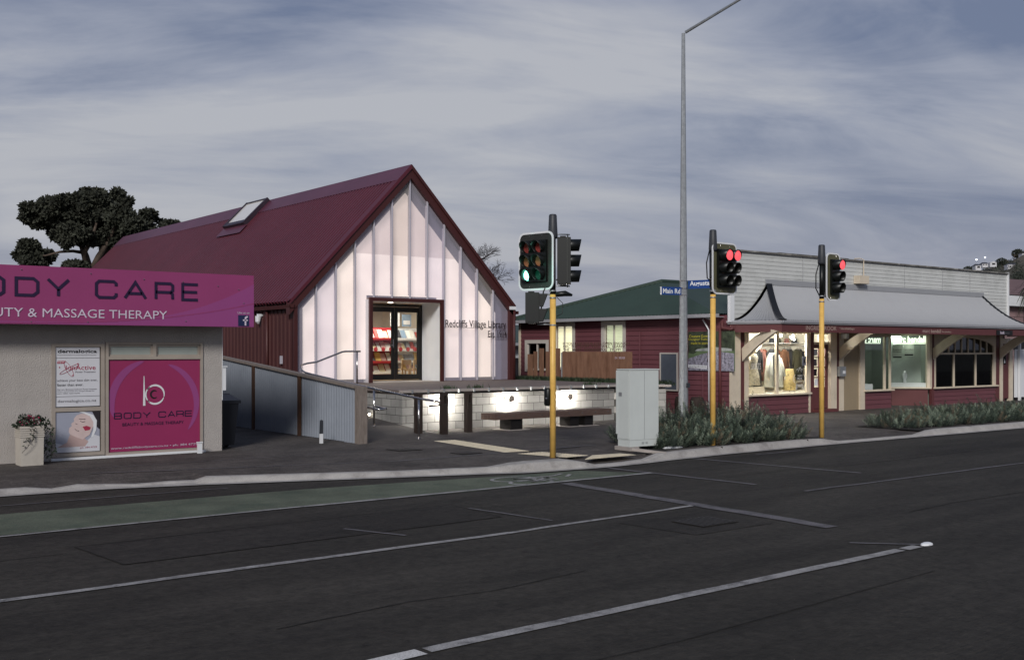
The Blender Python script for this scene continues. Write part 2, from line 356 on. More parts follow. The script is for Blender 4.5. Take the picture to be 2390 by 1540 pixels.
# ------------------------------------------------------------------ ground, road, footpath
def sheet(name, pts, z, mat, label=None):
    mb = MB(); mb.quad(*[(p[0], p[1], z) for p in pts]); return tags(mb.build(name, mat), label=label, kind='structure')
RZ = -.11                    # road level
mb = MB()
xs = [-3500,-60,-20,60,120,3500]; ys = [-3500,-60,-10,20,60,3500]
for i in range(5):
    for j in range(5): mb.quad((xs[i],ys[j],RZ-.03),(xs[i+1],ys[j],RZ-.03),(xs[i+1],ys[j+1],RZ-.03),(xs[i],ys[j+1],RZ-.03))
mFar = M('distant_ground', '3c3b36', .9, 0, .2, .05)
tags(mb.build('ground', mFar), kind='structure')
mb = MB(); mb.quad((-60,-12,RZ),(120,-12,RZ),(120,17,RZ),(-60,17,RZ)); tags(mb.build('road', mRoad), kind='structure')
K = [(-25,16.2,.05),(-5,16.15,.06),(0,16.1,.06),(3.5,15.9,.06),(4.9,15.8,.05),(6.1,15.45,.05),(6.25,15.4,.10),(7.5,14.95,.09),(9.06,14.36,.08),(10.4,13.9,.09),(10.75,13.72,.13),(11.1,13.62,.15),(11.8,13.55,.15),(12.15,13.5,.1),(12.45,13.48,.03),(13.14,13.5,.03),
     (13.7,13.56,.04),(14.15,13.62,.12),(15.9,13.74,.13),(18.6,13.76,.13),(19.2,13.76,.11),(19.8,13.75,.03),(20.4,13.75,.025),(22.6,13.7,.03),(23.1,13.68,.11),(23.6,13.66,.13),(27.2,13.6,.13),(45,13.4,.13),(110,13.2,.13)]
# resample
KK = []
for a, b in zip(K, K[1:]):
    n = max(1, int((b[0]-a[0])/.35)) if a[0] < 40 and a[0] > -6 else 1
    for i in range(n): t = i/n; KK.append(tuple(a[k]+(b[k]-a[k])*t for k in range(3)))
KK.append(K[-1])
def normal_at(i):
    a, b = KK[max(0, i-1)], KK[min(len(KK)-1, i+1)]; dx, dy = b[0]-a[0], b[1]-a[1]; l = math.hypot(dx, dy); return (-dy/l, dx/l)
kb, fp = MB(), MB(); rnd = random.Random(3); kprof = []
for i, (x, y, h) in enumerate(KK):
    nx, ny = normal_at(i); wd = .17 + (.16 if 10.6 < x < 12.2 else 0)
    j = (rnd.uniform(-.025, .02) if x < 6.1 else rnd.uniform(-.004, .004)); h2 = h + (rnd.uniform(-.03, .02) if x < 6.1 else 0)
    top = RZ + h2
    kprof.append([(x-nx*.16, y-ny*.16+0, RZ+.012), (x-nx*.03, y-ny*.03+j, RZ+.018), (x+nx*.03, y+ny*.03+j, top-.02), (x+nx*.06, y+ny*.06+j, top), (x+nx*wd, y+ny*wd, top+.004), (x+nx*(wd+.01), y+ny*(wd+.01), top-.12)])
    if h > .2: pass
m = len(kprof[0])
for i in range(len(kprof)-1):
    b = len(kb.v); kb.v += kprof[i]+kprof[i+1]
    for k in range(m-1): kb.f.append([b+k, b+m+k, b+m+k+1, b+k+1]); kb.mi.append(0)
    # footpath strips: from kerb back edge to back of path
    def row(q, i):
        x, y, h = KK[i]; back = 0.0
        return [(q[4][0], q[4][1], q[4][2]-.006), (q[4][0], max(q[4][1]+.5, 14.6 if x > 6 else 0), -.002 + (0 if h > .06 else -.02)), (q[4][0], 17, 0), (q[4][0], 60, 0)]
    r0, r1 = row(kprof[i], i), row(kprof[i+1], i+1)
    b = len(fp.v); fp.v += r0+r1
    for k in range(3): fp.f.append([b+k, b+4+k, b+5+k, b+1+k]); fp.mi.append(0)
tags(kb.build('kerb', mKerb), kind='structure'); tags(fp.build('footpath', mPath), kind='structure')
# kerb joints
mb = MB()
for x, y in ((15.9,13.74),(18.6,13.76),(24.9,13.66),(28.5,13.6)): mb.box(x-.005, x+.005, y+.025, y+.17, RZ, RZ+.1355)
tags(mb.build('kerb_joints', mSeam), kind='structure')
# markings
Z1, Z2, Z3 = RZ+.004, RZ+.008, RZ+.012
def strip(mb, x0, y0, x1, y1, w, z, seg=1, jit=0, rnd=random.Random(5)):
    d = Vector((x1-x0, y1-y0)); n = Vector((-d.y, d.x)).normalized()*w/2; L0 = None
    for i in range(seg+1):
        t = i/seg; c = Vector((x0, y0))+d*t; j = rnd.uniform(-jit, jit); a, b = c+n*(1+j), c-n*(1-j*.6)
        if L0: mb.quad((*L0[0], z), (*L0[1], z), (*b, z), (*a, z))
        L0 = (a, b)
gl = [(-25,14.35),(3.1,14.1),(7.1,13.95),(9.5,13.6),(11.0,13.36),(11.8,13.28),(12.38,12.4)]; gn = [(12.36,12.34),(8.94,12.28),(6.3,12.4),(2.77,12.5),(-25,12.5)]
mb = MB()
pts = [(p[0], p[1], Z1) for p in gl+gn]; mb.quad(*pts[::-1]); tags(mb.build('cycle_lane', mGreenLane), kind='structure')
mb = MB(); strip(mb, -25, 12.47, 6.3, 12.4, .07, Z2+.0015, 40, .3); strip(mb, 6.3, 12.4, 12.5, 12.3, .1, Z2+.0015, 20, .25)
strip(mb, -25, 9.15, 7.2, 9.25, .1, Z2, 70, .35); strip(mb, 7.2, 9.25, 10.3, 9.4, .08, Z2, 10, .4)
strip(mb, 3.95, 5.98, 9.66, 6.05, .12, Z2, 30, .12); strip(mb, 9.72, 6.05, 9.98, 6.06, .12, Z2)
tags(mb.build('lane_lines', mPaint), kind='structure')
mb = MB(); strip(mb, 3.2, 5.93, 3.9, 5.975, .15, Z2, 3, .1); tags(mb.build('lane_line_end', mPaintW), kind='structure')
mb = MB(); strip(mb, 10.5, 12.15, 10.3, 7.3, .22, Z2, 16, .25); strip(mb, 12.42, 13.25, 12.65, 10.3, .1, Z2, 8, .4); strip(mb, 14.75, 13.5, 15.15, 10.2, .1, Z2, 8, .4)
strip(mb, 12.6, 9.4, 40, 9.2, .07, Z2, 40, .6); strip(mb, 10.15, 6.02, 9.6, 6.6, .05, Z2); strip(mb, 16.2, 13.2, 17.6, 13.22, .06, Z2, 4, .3)
strip(mb, 7.9, 11.0, 8.1, 9.6, .05, Z2, 5, .5); strip(mb, 5.9, 10.6, 6.2, 9.8, .05, Z2, 5, .5); strip(mb, 3.0, 14.85, 6.3, 14.75, .04, Z2, 6, .5)
tags(mb.build('faded_lines', mFaint), kind='structure')
# cyclist symbol
mb = MB()
def ring(mb, cx, cy, rx, ry, w, z, n=20):
    for k in range(n):
        a, b = 2*math.pi*k/n, 2*math.pi*(k+1)/n
        mb.quad((cx+rx*math.cos(a),cy+ry*math.sin(a),z),(cx+(rx-w)*math.cos(a),cy+(ry-w)*math.sin(a),z),(cx+(rx-w)*math.cos(b),cy+(ry-w)*math.sin(b),z),(cx+rx*math.cos(b),cy+ry*math.sin(b),z))
ring(mb, 10.2, 13.02, .4, .3, .06, Z2); ring(mb, 10.2, 12.58, .4, .26, .06, Z2)
for a, b in (((10.2,13.02),(10.75,12.82)),((10.2,12.58),(10.65,12.62)),((10.2,12.58),(10.75,12.86)),((10.75,12.86),(10.7,12.55)),((10.2,13.02),(10.95,12.95)),((10.95,12.95),(11.25,13.1)),((11.05,12.75),(11.3,12.95))): strip(mb, *a, *b, .06, Z3)
tags(mb.build('cycle_symbol', mPaint), kind='structure')
# patches and tar seams
mb = MB(); mb.quad((3.2,11.3,Z1),(7.9,11.4,Z1),(7.8,10.2,Z1),(3.3,10.1,Z1)); mb.quad((8.6,9.0,Z1),(10.1,9.0,Z1),(10.0,7.9,Z1),(8.7,7.9,Z1))
mb.quad((15.5,11.9,Z1),(24,12.1,Z1),(24,11.1,Z1),(15.6,11.0,Z1))
tags(mb.build('asphalt_patches', mPatch), kind='structure')
mb = MB()
def poly_strip(pts, w, z, seg=10, jit=.5):
    for a, b in zip(pts, pts[1:]): strip(mb, *a, *b, w, z, seg, jit)
poly_strip([(3.2,11.3),(7.9,11.4),(7.8,10.2),(3.3,10.1),(3.2,11.3)], .022, Z1+.002); poly_strip([(3.4,7.1),(4.6,7.22),(5.4,7.12),(6.5,7.25)], .014, Z1+.002, 12, .9); poly_strip([(-6,10.9),(3,11.0)], .015, Z1+.002)
poly_strip([(13,11.2),(19,11.3),(30,11.2)], .015, Z1+.002); poly_strip([(12,7.4),(13.2,7.5),(20,7.3)], .015, Z1+.002); poly_strip([(13.6,12.4),(14.6,8.2)],.015,Z2)
poly_strip([(1.8,5.2),(5.5,5.1),(9,5.3)], .012, Z1+.002, 16, .9)
tags(mb.build('tar_seams', mSeam), kind='structure')
# path joints (trench lines) on the footpath
mb = MB(); strip(mb, 4.5, 17.6, 11, 17.45, .03, .004); strip(mb, 9.7, 15.55, 14.4, 15.75, .07, .004, 10, .3); strip(mb, 5, 16.9, 9.7, 15.55, .05, .004, 10, .3)
tags(mb.build('footpath_seams', mFaint), kind='structure')
# tactile paving: domed tiles
mb = MB()
def tact(p):
    x0, y0, x1, y1 = p[0]; (a, b, c, d) = p[1]
    mb.quad((*a,.006),(*b,.006),(*c,.006),(*d,.006))
    A, B, C_, D = map(Vector, (a, b, c, d)); nu = int((B-A).length/.06); nv = int((D-A).length/.06)
    for i in range(nu):
        for j in range(nv):
            u, v = (i+.5)/nu, (j+.5)/nv; p_ = A*(1-u)*(1-v)+B*u*(1-v)+C_*u*v+D*(1-u)*v
            mb.box(p_.x-.014, p_.x+.014, p_.y-.014, p_.y+.014, .006, .011)
tact(((0,0,0,0), ((12.02,15.6),(12.55,15.52),(12.86,18.4),(12.36,18.45))))
tact(((0,0,0,0), ((12.3,14.2),(12.87,14.24),(12.62,15.25),(12.05,15.28))))
tact(((0,0,0,0), ((12.32,13.74),(13.6,13.78),(13.55,14.15),(12.92,14.2))))
tags(mb.build('tactile_paving', mTactile), kind='structure')
# gratings
def grate(name, label, cx, cy, w, d, z):
    t = thing(name, label, 'grate', (cx, cy, z)); mb = MB(); mb.box(cx-w/2, cx+w/2, cy-d/2, cy+d/2, z, z+.006); mb.build('frame', mSeam, t)
    mb = MB()
    for k in range(9): x = cx-w/2+w*(k+.5)/9; mb.box(x-.012, x+.012, cy-d/2+.02, cy+d/2-.02, z+.006, z+.012)
    mb.build('bars', M('cast_iron', '3a3838', .55, .4, .2, 5), t)
grate('manhole_cover', 'square iron manhole cover set in the road beyond the lane line', 9.42, 8.42, .6, .5, Z2)
grate('drain_grate', 'iron drain grate in footpath near the ramp post', 10.85, 17.2, .5, .5, .004)
grate('service_cover', 'small iron service cover in footpath beside pale paving', 11.4, 15.95, .45, .4, .004)
t = thing('road_stud', 'small white raised road stud at end of lane line', 'road stud', (10.15,6.06,RZ)); mb = MB(); mb.loft([(10.15,6.06,RZ,.09,.05),(10.15,6.06,RZ+.015,.08,.045),(10.15,6.06,RZ+.025,.05,.025)], 12); mb.build('stud', mWhite, t)
# planting beds
sheet('planting_bed', [(13.9,13.85),(19.4,13.95),(19.4,14.9),(17.4,16.4),(15.9,16.0),(14.7,14.6)], .007, mEarth)
sheet('planting_bed', [(22.9,13.85),(60,13.7),(60,16.4),(30,16.2),(22.9,15.6)], .007, mEarth)

# ------------------------------------------------------------------ village library
X0, X1, XA, YF = 13.2, 20.46, 16.83, 26.4
ZD, ZE, ZR = .95, 3.27, 7.05          # deck, eaves, ridge
YB = 51.6; SL = (ZR-ZE)/(XA-X0)
def gz(x): return ZR-abs(x-XA)*SL
lib = thing('library', 'maroon gabled village library with a glowing translucent front and steep ribbed roof', 'library', (XA, YF, 0))
ox0, ox1, oz1 = 15.57, 17.9, 3.27      # entrance opening
P = (X1-X0)/12
for k in range(12):                    # translucent panels
    a, b = X0+P*k+.012, X0+P*(k+1)-.012; za, zb = gz(a)-.08, gz(b)-.08
    y = YF-.006*(k % 3); low = oz1+.05 if a > ox0-.02 and b < ox1+.25 else ZD+.02
    mb = MB()
    segs = [(a, b, low)]
    if a < ox0 < b: segs = [(a, ox0-.04, ZD+.02), (ox0-.04, b, oz1+.05)]
    if a < ox1 < b: segs = [(a, ox1+.04, oz1+.05), (ox1+.04, b, ZD+.02)]
    for (p, q, l) in segs:
        zp, zq = gz(p)-.08, gz(q)-.08
        mb.quad((p,y,l),(q,y,l),(q,y,zq),(p,y,zp))
    mb.build('wall_panel', mPolys[[0,2,1,0,0,1,0,2,0,0,1,2][k]], lib)
for k in range(1, 12):
    x = X0+P*k; l = oz1+.06 if ox0-.05 < x < ox1+.06 else ZD+.02
    mb = MB(); mb.box(x-.022, x+.022, YF-.06, YF-.02, l, gz(x)-.1); mb.build('glazing_bar', mMull, lib)
mb = MB(); mb.bar((X0-.03,YF-.04,ZD),(X0-.03,YF-.04,ZE+.0),.1,.12,(0,1,0)); mb.build('corner_post', mTrim, lib)
mb = MB(); mb.box(X1-.02, X1+.12, YF-.12, YF+.1, ZD, ZE-.02); mb.build('corner_post', mTrim, lib)
for k in range(1, 12):                 # added strips that draw the thin shadow beside each glazing bar
    x = X0+P*k
    for dx in (.035,):
        l = oz1+.2 if ox0-.1 < x+dx < ox1+.1 else ZD+.1; mb = MB(); mb.box(x+dx-.008, x+dx+.008, YF+.02, YF+.12, l, gz(x+dx)-.25); mb.build('bar_shadow_strip', mMull, lib)
# barge boards
for sgn in (-1, 1):
    mb = MB(); xe = XA+sgn*(X1-X0+.45)/2; pts = [(XA, YF-.12, ZR+.08),(xe, YF-.12, ZR+.08-abs(xe-XA)*SL),(xe, YF-.12, ZR-.20-abs(xe-XA)*SL),(XA, YF-.12, ZR-.20)]
    mb.ext(pts, (0,.22,0)); mb.build('barge_board', mTrim, lib)
# the inner lining, given its own glow in place of light indoors, smaller than the front, and the dim cavity round it
IN = .34; yl = YF+.2
def igz(x): return ZR-.08-IN*1.5-abs(x-XA)*SL
def clip_gable(x0, x1, z0, z1, y):
    xs_ = sorted({x0, x1} | ({XA} if x0 < XA < x1 else set()) | {x for x in (XA-(igz(XA)-z1)/SL, XA+(igz(XA)-z1)/SL) if x0 < x < x1} | {x for x in (XA-(igz(XA)-z0)/SL, XA+(igz(XA)-z0)/SL) if x0 < x < x1})
    mb = MB()
    for p, q in zip(xs_, xs_[1:]):
        tp, tq = min(z1, igz(p)), min(z1, igz(q))
        if max(tp, tq) <= z0+.01: continue
        mb.ext([(p,y,z0),(q,y,z0),(q,y,max(z0,tq)),(p,y,max(z0,tp))], (0,.05,0))
    return mb
ZS = 4.62; xl_, xr2_ = X0+IN, 2*XA-X0-IN
mLinerTop = EM('glowing_liner_upper', 'e6d6cf', .52)  # weaker glow puts the fainter light of the upper gable into the lining
clip_gable(xl_, ox0-.05, ZD+.1, ZS, yl).build('glowing_lining', mLiner, lib); clip_gable(ox1+.05, xr2_, ZD+.1, ZS, yl).build('glowing_lining', mLiner, lib); clip_gable(ox0-.05, ox1+.05, oz1+.17, ZS, yl).build('glowing_lining', mLiner, lib)
clip_gable(xl_, xr2_, ZS, 9, yl).build('glowing_lining', mLinerTop, lib)
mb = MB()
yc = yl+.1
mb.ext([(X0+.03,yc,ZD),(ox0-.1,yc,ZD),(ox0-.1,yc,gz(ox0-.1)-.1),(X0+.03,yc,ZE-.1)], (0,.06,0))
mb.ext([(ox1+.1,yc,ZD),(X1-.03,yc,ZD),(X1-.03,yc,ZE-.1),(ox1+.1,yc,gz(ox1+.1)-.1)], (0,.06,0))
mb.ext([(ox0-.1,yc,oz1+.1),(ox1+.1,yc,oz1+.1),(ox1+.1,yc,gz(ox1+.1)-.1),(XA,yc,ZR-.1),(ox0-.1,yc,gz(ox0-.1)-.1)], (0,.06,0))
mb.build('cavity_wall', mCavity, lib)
# roof: ribbed steel
def ribbed(mb, p0, p1, q0, q1, pitch, hgt, nrm, frac=.35):
    """sheet between edge p0-p1 (top) and q0-q1 (bottom); ribs run top to bottom"""
    p0, p1, q0, q1, nrm = map(Vector, (p0, p1, q0, q1, nrm)); n = int((p1-p0).length/pitch); prof = []
    for i in range(n):
        for f, h in ((0,1),(.56,1),(.66,0),(.9,0)): prof.append(((i+f)/n, h))
    prof.append((1, 1)); b = len(mb.v)
    for t, h in prof:
        o = nrm*h*hgt; mb.v.append(tuple(p0.lerp(p1, t)+o)); mb.v.append(tuple(q0.lerp(q1, t)+o))
    for i in range(len(prof)-1): mb.f.append([b+2*i, b+2*i+1, b+2*i+3, b+2*i+2]); mb.mi.append(0)
rn = Vector((-SL, 0, 1)).normalized(); xe = X0-.2; ze = gz(xe)
mb = MB(); ribbed(mb, (XA,YF-.1,ZR+.08),(XA,YB,ZR+.08),(xe,YF-.1,ze+.08),(xe,YB,ze+.08), .19, .075, rn); mb.build('roof', mRoof, lib)
rn2 = Vector((SL, 0, 1)).normalized(); xr = X1+.2; zr = gz(xr)
mb = MB(); ribbed(mb, (XA,YB,ZR+.08),(XA,YF-.1,ZR+.08),(xr,YB,zr+.08),(xr,YF-.1,zr+.08), .19, .075, rn2); mb.build('roof', mRoof, lib)
mb = MB(); rw = .48
for sg in (-1, 1):
    n_ = rn if sg < 0 else rn2; a = Vector((XA, YF-.13, ZR+.21)); b = Vector((XA+sg*rw, YF-.13, ZR+.21-rw*SL))
    pr = []
    mb.ext([a, b, b-n_*.03, a-n_*.03], (0, YB-YF+.16, 0))
    y = YF+.1
    while y < YB-.2: c = b+Vector((0, y-YF+.13, 0)); mb.box(c.x-.012, c.x+.012, c.y-.03, c.y+.03, c.z-.05, c.z+.01); y += .19
mb.build('ridge_cap', mRidge, lib)
mb = MB(); mb.ext([(XA,YF-.16,ZR+.2),(xe,YF-.16,gz(xe)+.2),(xe+.0,YF-.16,gz(xe)+.08),(XA,YF-.16,ZR+.08)], (0,.3,0)); mb.build('barge_flashing', mRoof, lib)
mb = MB(); mb.ext([(XA,YF-.16,ZR+.2),(xr,YF-.16,gz(xr)+.2),(xr,YF-.16,gz(xr)+.08),(XA,YF-.16,ZR+.08)], (0,.3,0)); mb.build('barge_flashing', mTrim, lib)
# gutters
def gutter(mb, x, y0, y1, z):
    mb.ext([(x-.13,y0,z),(x-.15,y0,z+.1),(x-.13,y0,z+.1),(x-.11,y0,z+.02),(x,y0,z+.02),(x,y0,z+.1),(x+.02,y0,z+.1),(x+.02,y0,z)], (0,y1-y0,0))
mb = MB(); gutter(mb, X0-.09, YF-.12, YB, ze-.07); mb.build('gutter', mTrim, lib)
mb = MB(); gutter(mb, X1+.32, YF-.12, YB, zr-.07); mb.build('gutter', mTrim, lib)
mb = MB(); mb.box(X1-.03, X1+.2, YF-.17, YF-.12, ZE-.14, ZE-.04); mb.build('downpipe_bracket', mWhite, lib)
mb = MB(); mb.tube([(X1+.17,YF-.1,ZE-.1),(X1+.17,YF-.1,ZD)], .045, 10); mb.build('downpipe', mTrim, lib, True)
# side wall: deep vertical ribs
mb = MB(); prof = []; y = YF
ribbed(mb, (X0-.03,YF,ZE-.05),(X0-.03,YB,ZE-.05),(X0-.03,YF,0),(X0-.03,YB,0), .24, .05, (-1,0,0), .45); mb.build('side_wall', mClad, lib)
mb = MB(); mb.box(X1, X1+.08, YF+.1, YB, 0, ZE-.05); mb.box(X0, X1, YB-.1, YB, 0, ZE); mb.ext([(X0,YB-.1,ZE),(X1,YB-.1,ZE),(XA,YB-.1,ZR)], (0,.1,0)); mb.build('rear_wall', mClad, lib)
mb = MB(); mb.tube([(X0-.12,27.9,ZE-.12),(X0-.12,27.9,.2)], .045, 8); mb.build('downpipe', mTrim, lib, True)
mb = MB(); mb.box(X0-.14, X0-.08, 27.0, 27.06, 1.5, 1.72); mb.build('wall_vent', mMull, lib)
mb = MB(); mb.loft([(X0-.17,28.35,2.62,.03,.03),(X0-.19,28.35,2.68,.07,.07),(X0-.17,28.35,2.84,.1,.08)], 10); mb.box(X0-.2,X0-.05,28.3,28.4,2.84,2.9); mb.build('siren', mWhite, lib)
# skylight set in the left slope
def rp(x, y, lift=0): return Vector((x, y, gz(x)+.19)) + rn*lift
mb = MB(); a0, a1, b0, b1 = 16.02, 16.78, 35.75, 37.35
def slab(mb, x0, x1, y0, y1, l0, l1):
    vs = [rp(x0,y0,l0),rp(x1,y0,l0),rp(x1,y1,l0),rp(x0,y1,l0),rp(x0,y0,l1),rp(x1,y0,l1),rp(x1,y1,l1),rp(x0,y1,l1)]
    mb.add(vs, [(3,2,1,0),(4,5,6,7),(0,1,5,4),(1,2,6,5),(2,3,7,6),(3,0,4,7)])
slab(mb, a0-.12, a0, b0, b1, -.02, .15); slab(mb, a1, a1+.06, b0, b1, -.02, .15); slab(mb, a0-.12, a1+.06, b0-.12, b0, -.02, .16); slab(mb, a0-.12, a1+.06, b1, b1+.1, -.02, .16)
sk = mb.build('skylight', M('skylight_frame', '3a2f38', .4, .3), lib)
mb = MB(); slab(mb, a0, a1, b0, b1, .09, .11); mb.build('pane', M('skylight_glass', 'd6d3cf', .08, 0, .04, 1, spec=1), sk)
mb = MB(); slab(mb, a0-.42, a0-.12, b0-.3, b1+.15, .035, .045); mb.build('flashing', mRidge, sk)
# entrance: reveal, frame, doors
mb = MB(); yd = 27.4
mb.box(ox1, ox1+.08, YF, yd, ZD, oz1); mb.build('entrance_reveal', mWhite, lib)
mb = MB(); mb.box(ox0-.08, ox0, YF, yd, ZD, oz1); mb.build('entrance_reveal', mWhite, lib)
mb = MB(); mb.box(ox0-.08, ox1+.08, YF, yd, oz1, oz1+.05); mb.build('entrance_soffit', mWhite, lib)
mb = MB(); mb.box(ox0-.1, ox0+.0, YF-.08, YF-.002, ZD, oz1); mb.box(ox1, ox1+.1, YF-.08, YF-.002, ZD, oz1); mb.box(ox0-.1, ox1+.1, YF-.08, YF-.002, oz1, oz1+.1); mb.build('entrance_trim', mTrim, lib)
mb = MB(); mb.tube([(16.5,26.9,oz1-.012),(16.5,26.9,oz1)], .07, 14); mb.build('downlight', mBulb, lib)
light('downlight_lamp', 'SPOT', (16.5,26.9,oz1-.03), 12, (1,.93,.82), .05, (0,0,0), lib, spot_size=rad(130), spot_blend=.8)
dz = oz1-.02
mb = MB(); mb.box(ox0, ox0+.06, yd-.05, yd+.05, ZD, dz); mb.box(ox1-.06, ox1-.002, yd-.05, yd+.05, ZD, dz); mb.box(ox0+.06, ox1-.06, yd-.05, yd+.05, dz-.08, dz); mb.box(ox0+.06, ox1-.06, yd-.05, yd+.05, ZD, ZD+.03); mb.build('door_frame', mBlack, lib)
xm = 16.93
for (a, b) in ((ox0+.07, xm-.01), (xm+.01, ox1-.07)):
    mb = MB(); mb.box(a, a+.1, yd-.04, yd+.0, ZD+.04, dz-.09); mb.box(b-.1, b, yd-.04, yd+.0, ZD+.04, dz-.09); mb.box(a+.1, b-.1, yd-.04, yd, dz-.24, dz-.09); mb.box(a+.1, b-.1, yd-.04, yd, ZD+.04, ZD+.2)
    dr = mb.build('door', mBlack, lib); mb = MB(); mb.box(a+.1, b-.1, yd-.025, yd-.015, ZD+.2, dz-.24); mb.build('pane', mGlass, dr)
    if a < xm < b+1 and b < xm: mb = MB(); hx = b-.05; mb.box(hx-.015,hx+.015,yd-.06,yd-.04,1.95,2.2); mb.bar((hx,yd-.08,2.02),(hx-.13,yd-.08,2.02),.02,.02); mb.build('handle', mSteel, dr)
mb = MB(); mb.box(ox0, ox1, YF-.02, yd-.05, ZD-.02, ZD+.012); mb.build('threshold', mConc, lib)
# lettering on the front, set off on pins with a rail under it
mBrownInk = M('dark_bronze', '2a2124', .5)
text('Redcliffs Village Library', (18.04, YF-.09, 2.49), (1,0,0), (0,0,1), 2.28, .29, mBrownInk, lib, bold=.012)
text('Est. 1914', (19.62, YF-.09, 2.27), (1,0,0), (0,0,1), .72, .2, mBrownInk, lib, bold=.012)
mb = MB(); mb.box(18.0, 20.3, YF-.1, YF-.085, 2.545, 2.555); mb.box(19.6, 20.34, YF-.1, YF-.085, 2.262, 2.272); mb.build('lettering_rail', mBrownInk, lib)
# interior seen through the doors
mIn = M('interior_wall', 'cfc7bb', .8, 0, .04); mWoodF = M('interior_timber', 'a98d66', .6, 0, .15, 4, stretch=(1,8,8)); mRedJ = M('red_joinery', 'a3262b', .5)
mb = MB(); mb.box(15.0, 19.9, 27.5, 33, ZD-.06, ZD); mb.build('floor', mWoodF, lib)
mb = MB(); mb.box(15.0, 19.9, 27.5, 33, 3.5, 3.56); mb.build('ceiling', mWoodF, lib)
mb = MB(); mb.box(15.0, 19.9, 33, 33.06, ZD, 3.5); mb.box(19.9, 19.96, 27.5, 33, ZD, 3.5); mb.box(14.94, 15.0, 27.5, 33, ZD, 3.5); mb.build('inner_wall', mIn, lib)
light('library_ceiling_lamp', 'AREA', (17.6,29.4,3.45), 170, (1,.93,.82), 2.0, (0,0,0), lib)
pal = [M('book_'+n, c, .5, var=.1) for n, c in (('white','d9d6d0'),('blue','7f93a8'),('red','a8453f'),('cream','cbbd9b'),('grey','8d8f94'),('pink','c39a95'),('dark','3d3c40'),('yellow','c9a75a'))]
rnd = random.Random(11)
def rack(name, label, x0, x1, y, mat, group):
    t = thing(name, label, 'bookshelf', ((x0+x1)/2, y, ZD), group); mb = MB(); mb.box(x0, x1, y, y+.03, ZD, 2.6); mb.box(x0, x0+.03, y-.3, y, ZD, 2.6); mb.box(x1-.03, x1, y-.3, y, ZD, 2.6)
    mb.build('back_panel', mat, t)
    for i, z in enumerate((1.15, 1.5, 1.88, 2.24)):
        mb = MB(); mb.ext([(x0+.03,y-.02,z+.05),(x0+.03,y-.3,z),(x0+.03,y-.3,z-.02),(x0+.03,y-.02,z+.03)], (x1-x0-.06,0,0)); mb.box(x0+.03, x1-.03, y-.315, y-.3, z-.04, z+.03); mb.build('shelf', mat if i % 2 else mWhite, t)
        x = x0+.05
        while x < x1-.18:
            w = rnd.uniform(.11,.2); h = rnd.uniform(.18,.27); zb = z+.03; mb = MB(); le = rnd.uniform(-.015,.015)
            mb.ext([(x,y-.24,zb),(x+w,y-.24,zb),(x+w+le,y-.1,zb+h),(x+le,y-.1,zb+h)], (0,.02,.01)); b_ = mb.build('book', pal[rnd.choice([0,0,0,1,2,3,3,4,5,5,6,7])], None); tags(b_, label=None)
            books.append((b_, t, name)); x += w+rnd.uniform(.01,.05)
    if 'red' in label:
        pass
    return t
books = []
rk1 = rack('bookshelf', 'red magazine rack behind the narrow left door leaf', 17.15, 18.35, 29.9, mRedJ, None)
rk2 = rack('bookshelf', 'white magazine rack behind the wide right door leaf', 18.4, 19.85, 30.2, mWhite, None)
for b_, t, n in books:      # magazines are laid out face forward on the rack
    tags(b_, 'magazine lying face out on the %s rack behind the library doors' % ('red' if t == rk1 else 'white'), 'magazine', 'magazines on the %s rack' % ('red' if t == rk1 else 'white')); b_.name = 'magazine'
for i in range(9):
    x = 17.3+i*.28; y = 29.55 if x < 18.35 else 29.85; mb = MB(); mb.tube([(x,y,1.9),(x,y-.01,1.9)], .07, 14); o = mb.build('round_tag', mRedJ); tags(o, 'red round tag hung along the front of the library racks', 'tag', 'red round tags on the racks')
def childchair(x, y, lab):
    t = thing('small_chair', lab, 'chair', (x, y, ZD)); mb = MB(); mb.box(x-.17,x+.17,y-.17,y+.17,ZD+.3,ZD+.33); mb.build('seat', mWoodF, t)
    for a in (-.15,.15):
        for b in (-.15,.15): mb = MB(); mb.box(x+a-.02,x+a+.02,y+b-.02,y+b+.02,ZD,ZD+(.62 if b < 0 else .3)); mb.build('leg', mWoodF, t)
    mb = MB(); mb.box(x-.13,x+.13,y-.165,y-.145,ZD+.46,ZD+.62); mb.build('backrest', mWoodF, t)
childchair(18.1, 28.7, 'small timber chair inside the library door, the left one'); childchair(18.6, 28.8, 'small timber chair inside the library door, the right one')
t = thing('poster', 'blue framed poster on the library inner wall', 'poster', (19.3,29.9,2.6)); mb = MB(); mb.box(18.95,19.3,30.15,30.17,2.65,3.05); mb.build('print', pal[1], t); mb = MB(); mb.box(19.0,19.25,30.14,30.149,2.72,2.85); mb.build('white_block', mWhite, t)
t = thing('notice', 'white notice sheet pinned beside the blue poster', 'notice', (18.6,30,2.7)); mb = MB(); mb.box(18.5,18.85,30.15,30.17,2.65,3.1); mb.build('sheet', mWhite, t)

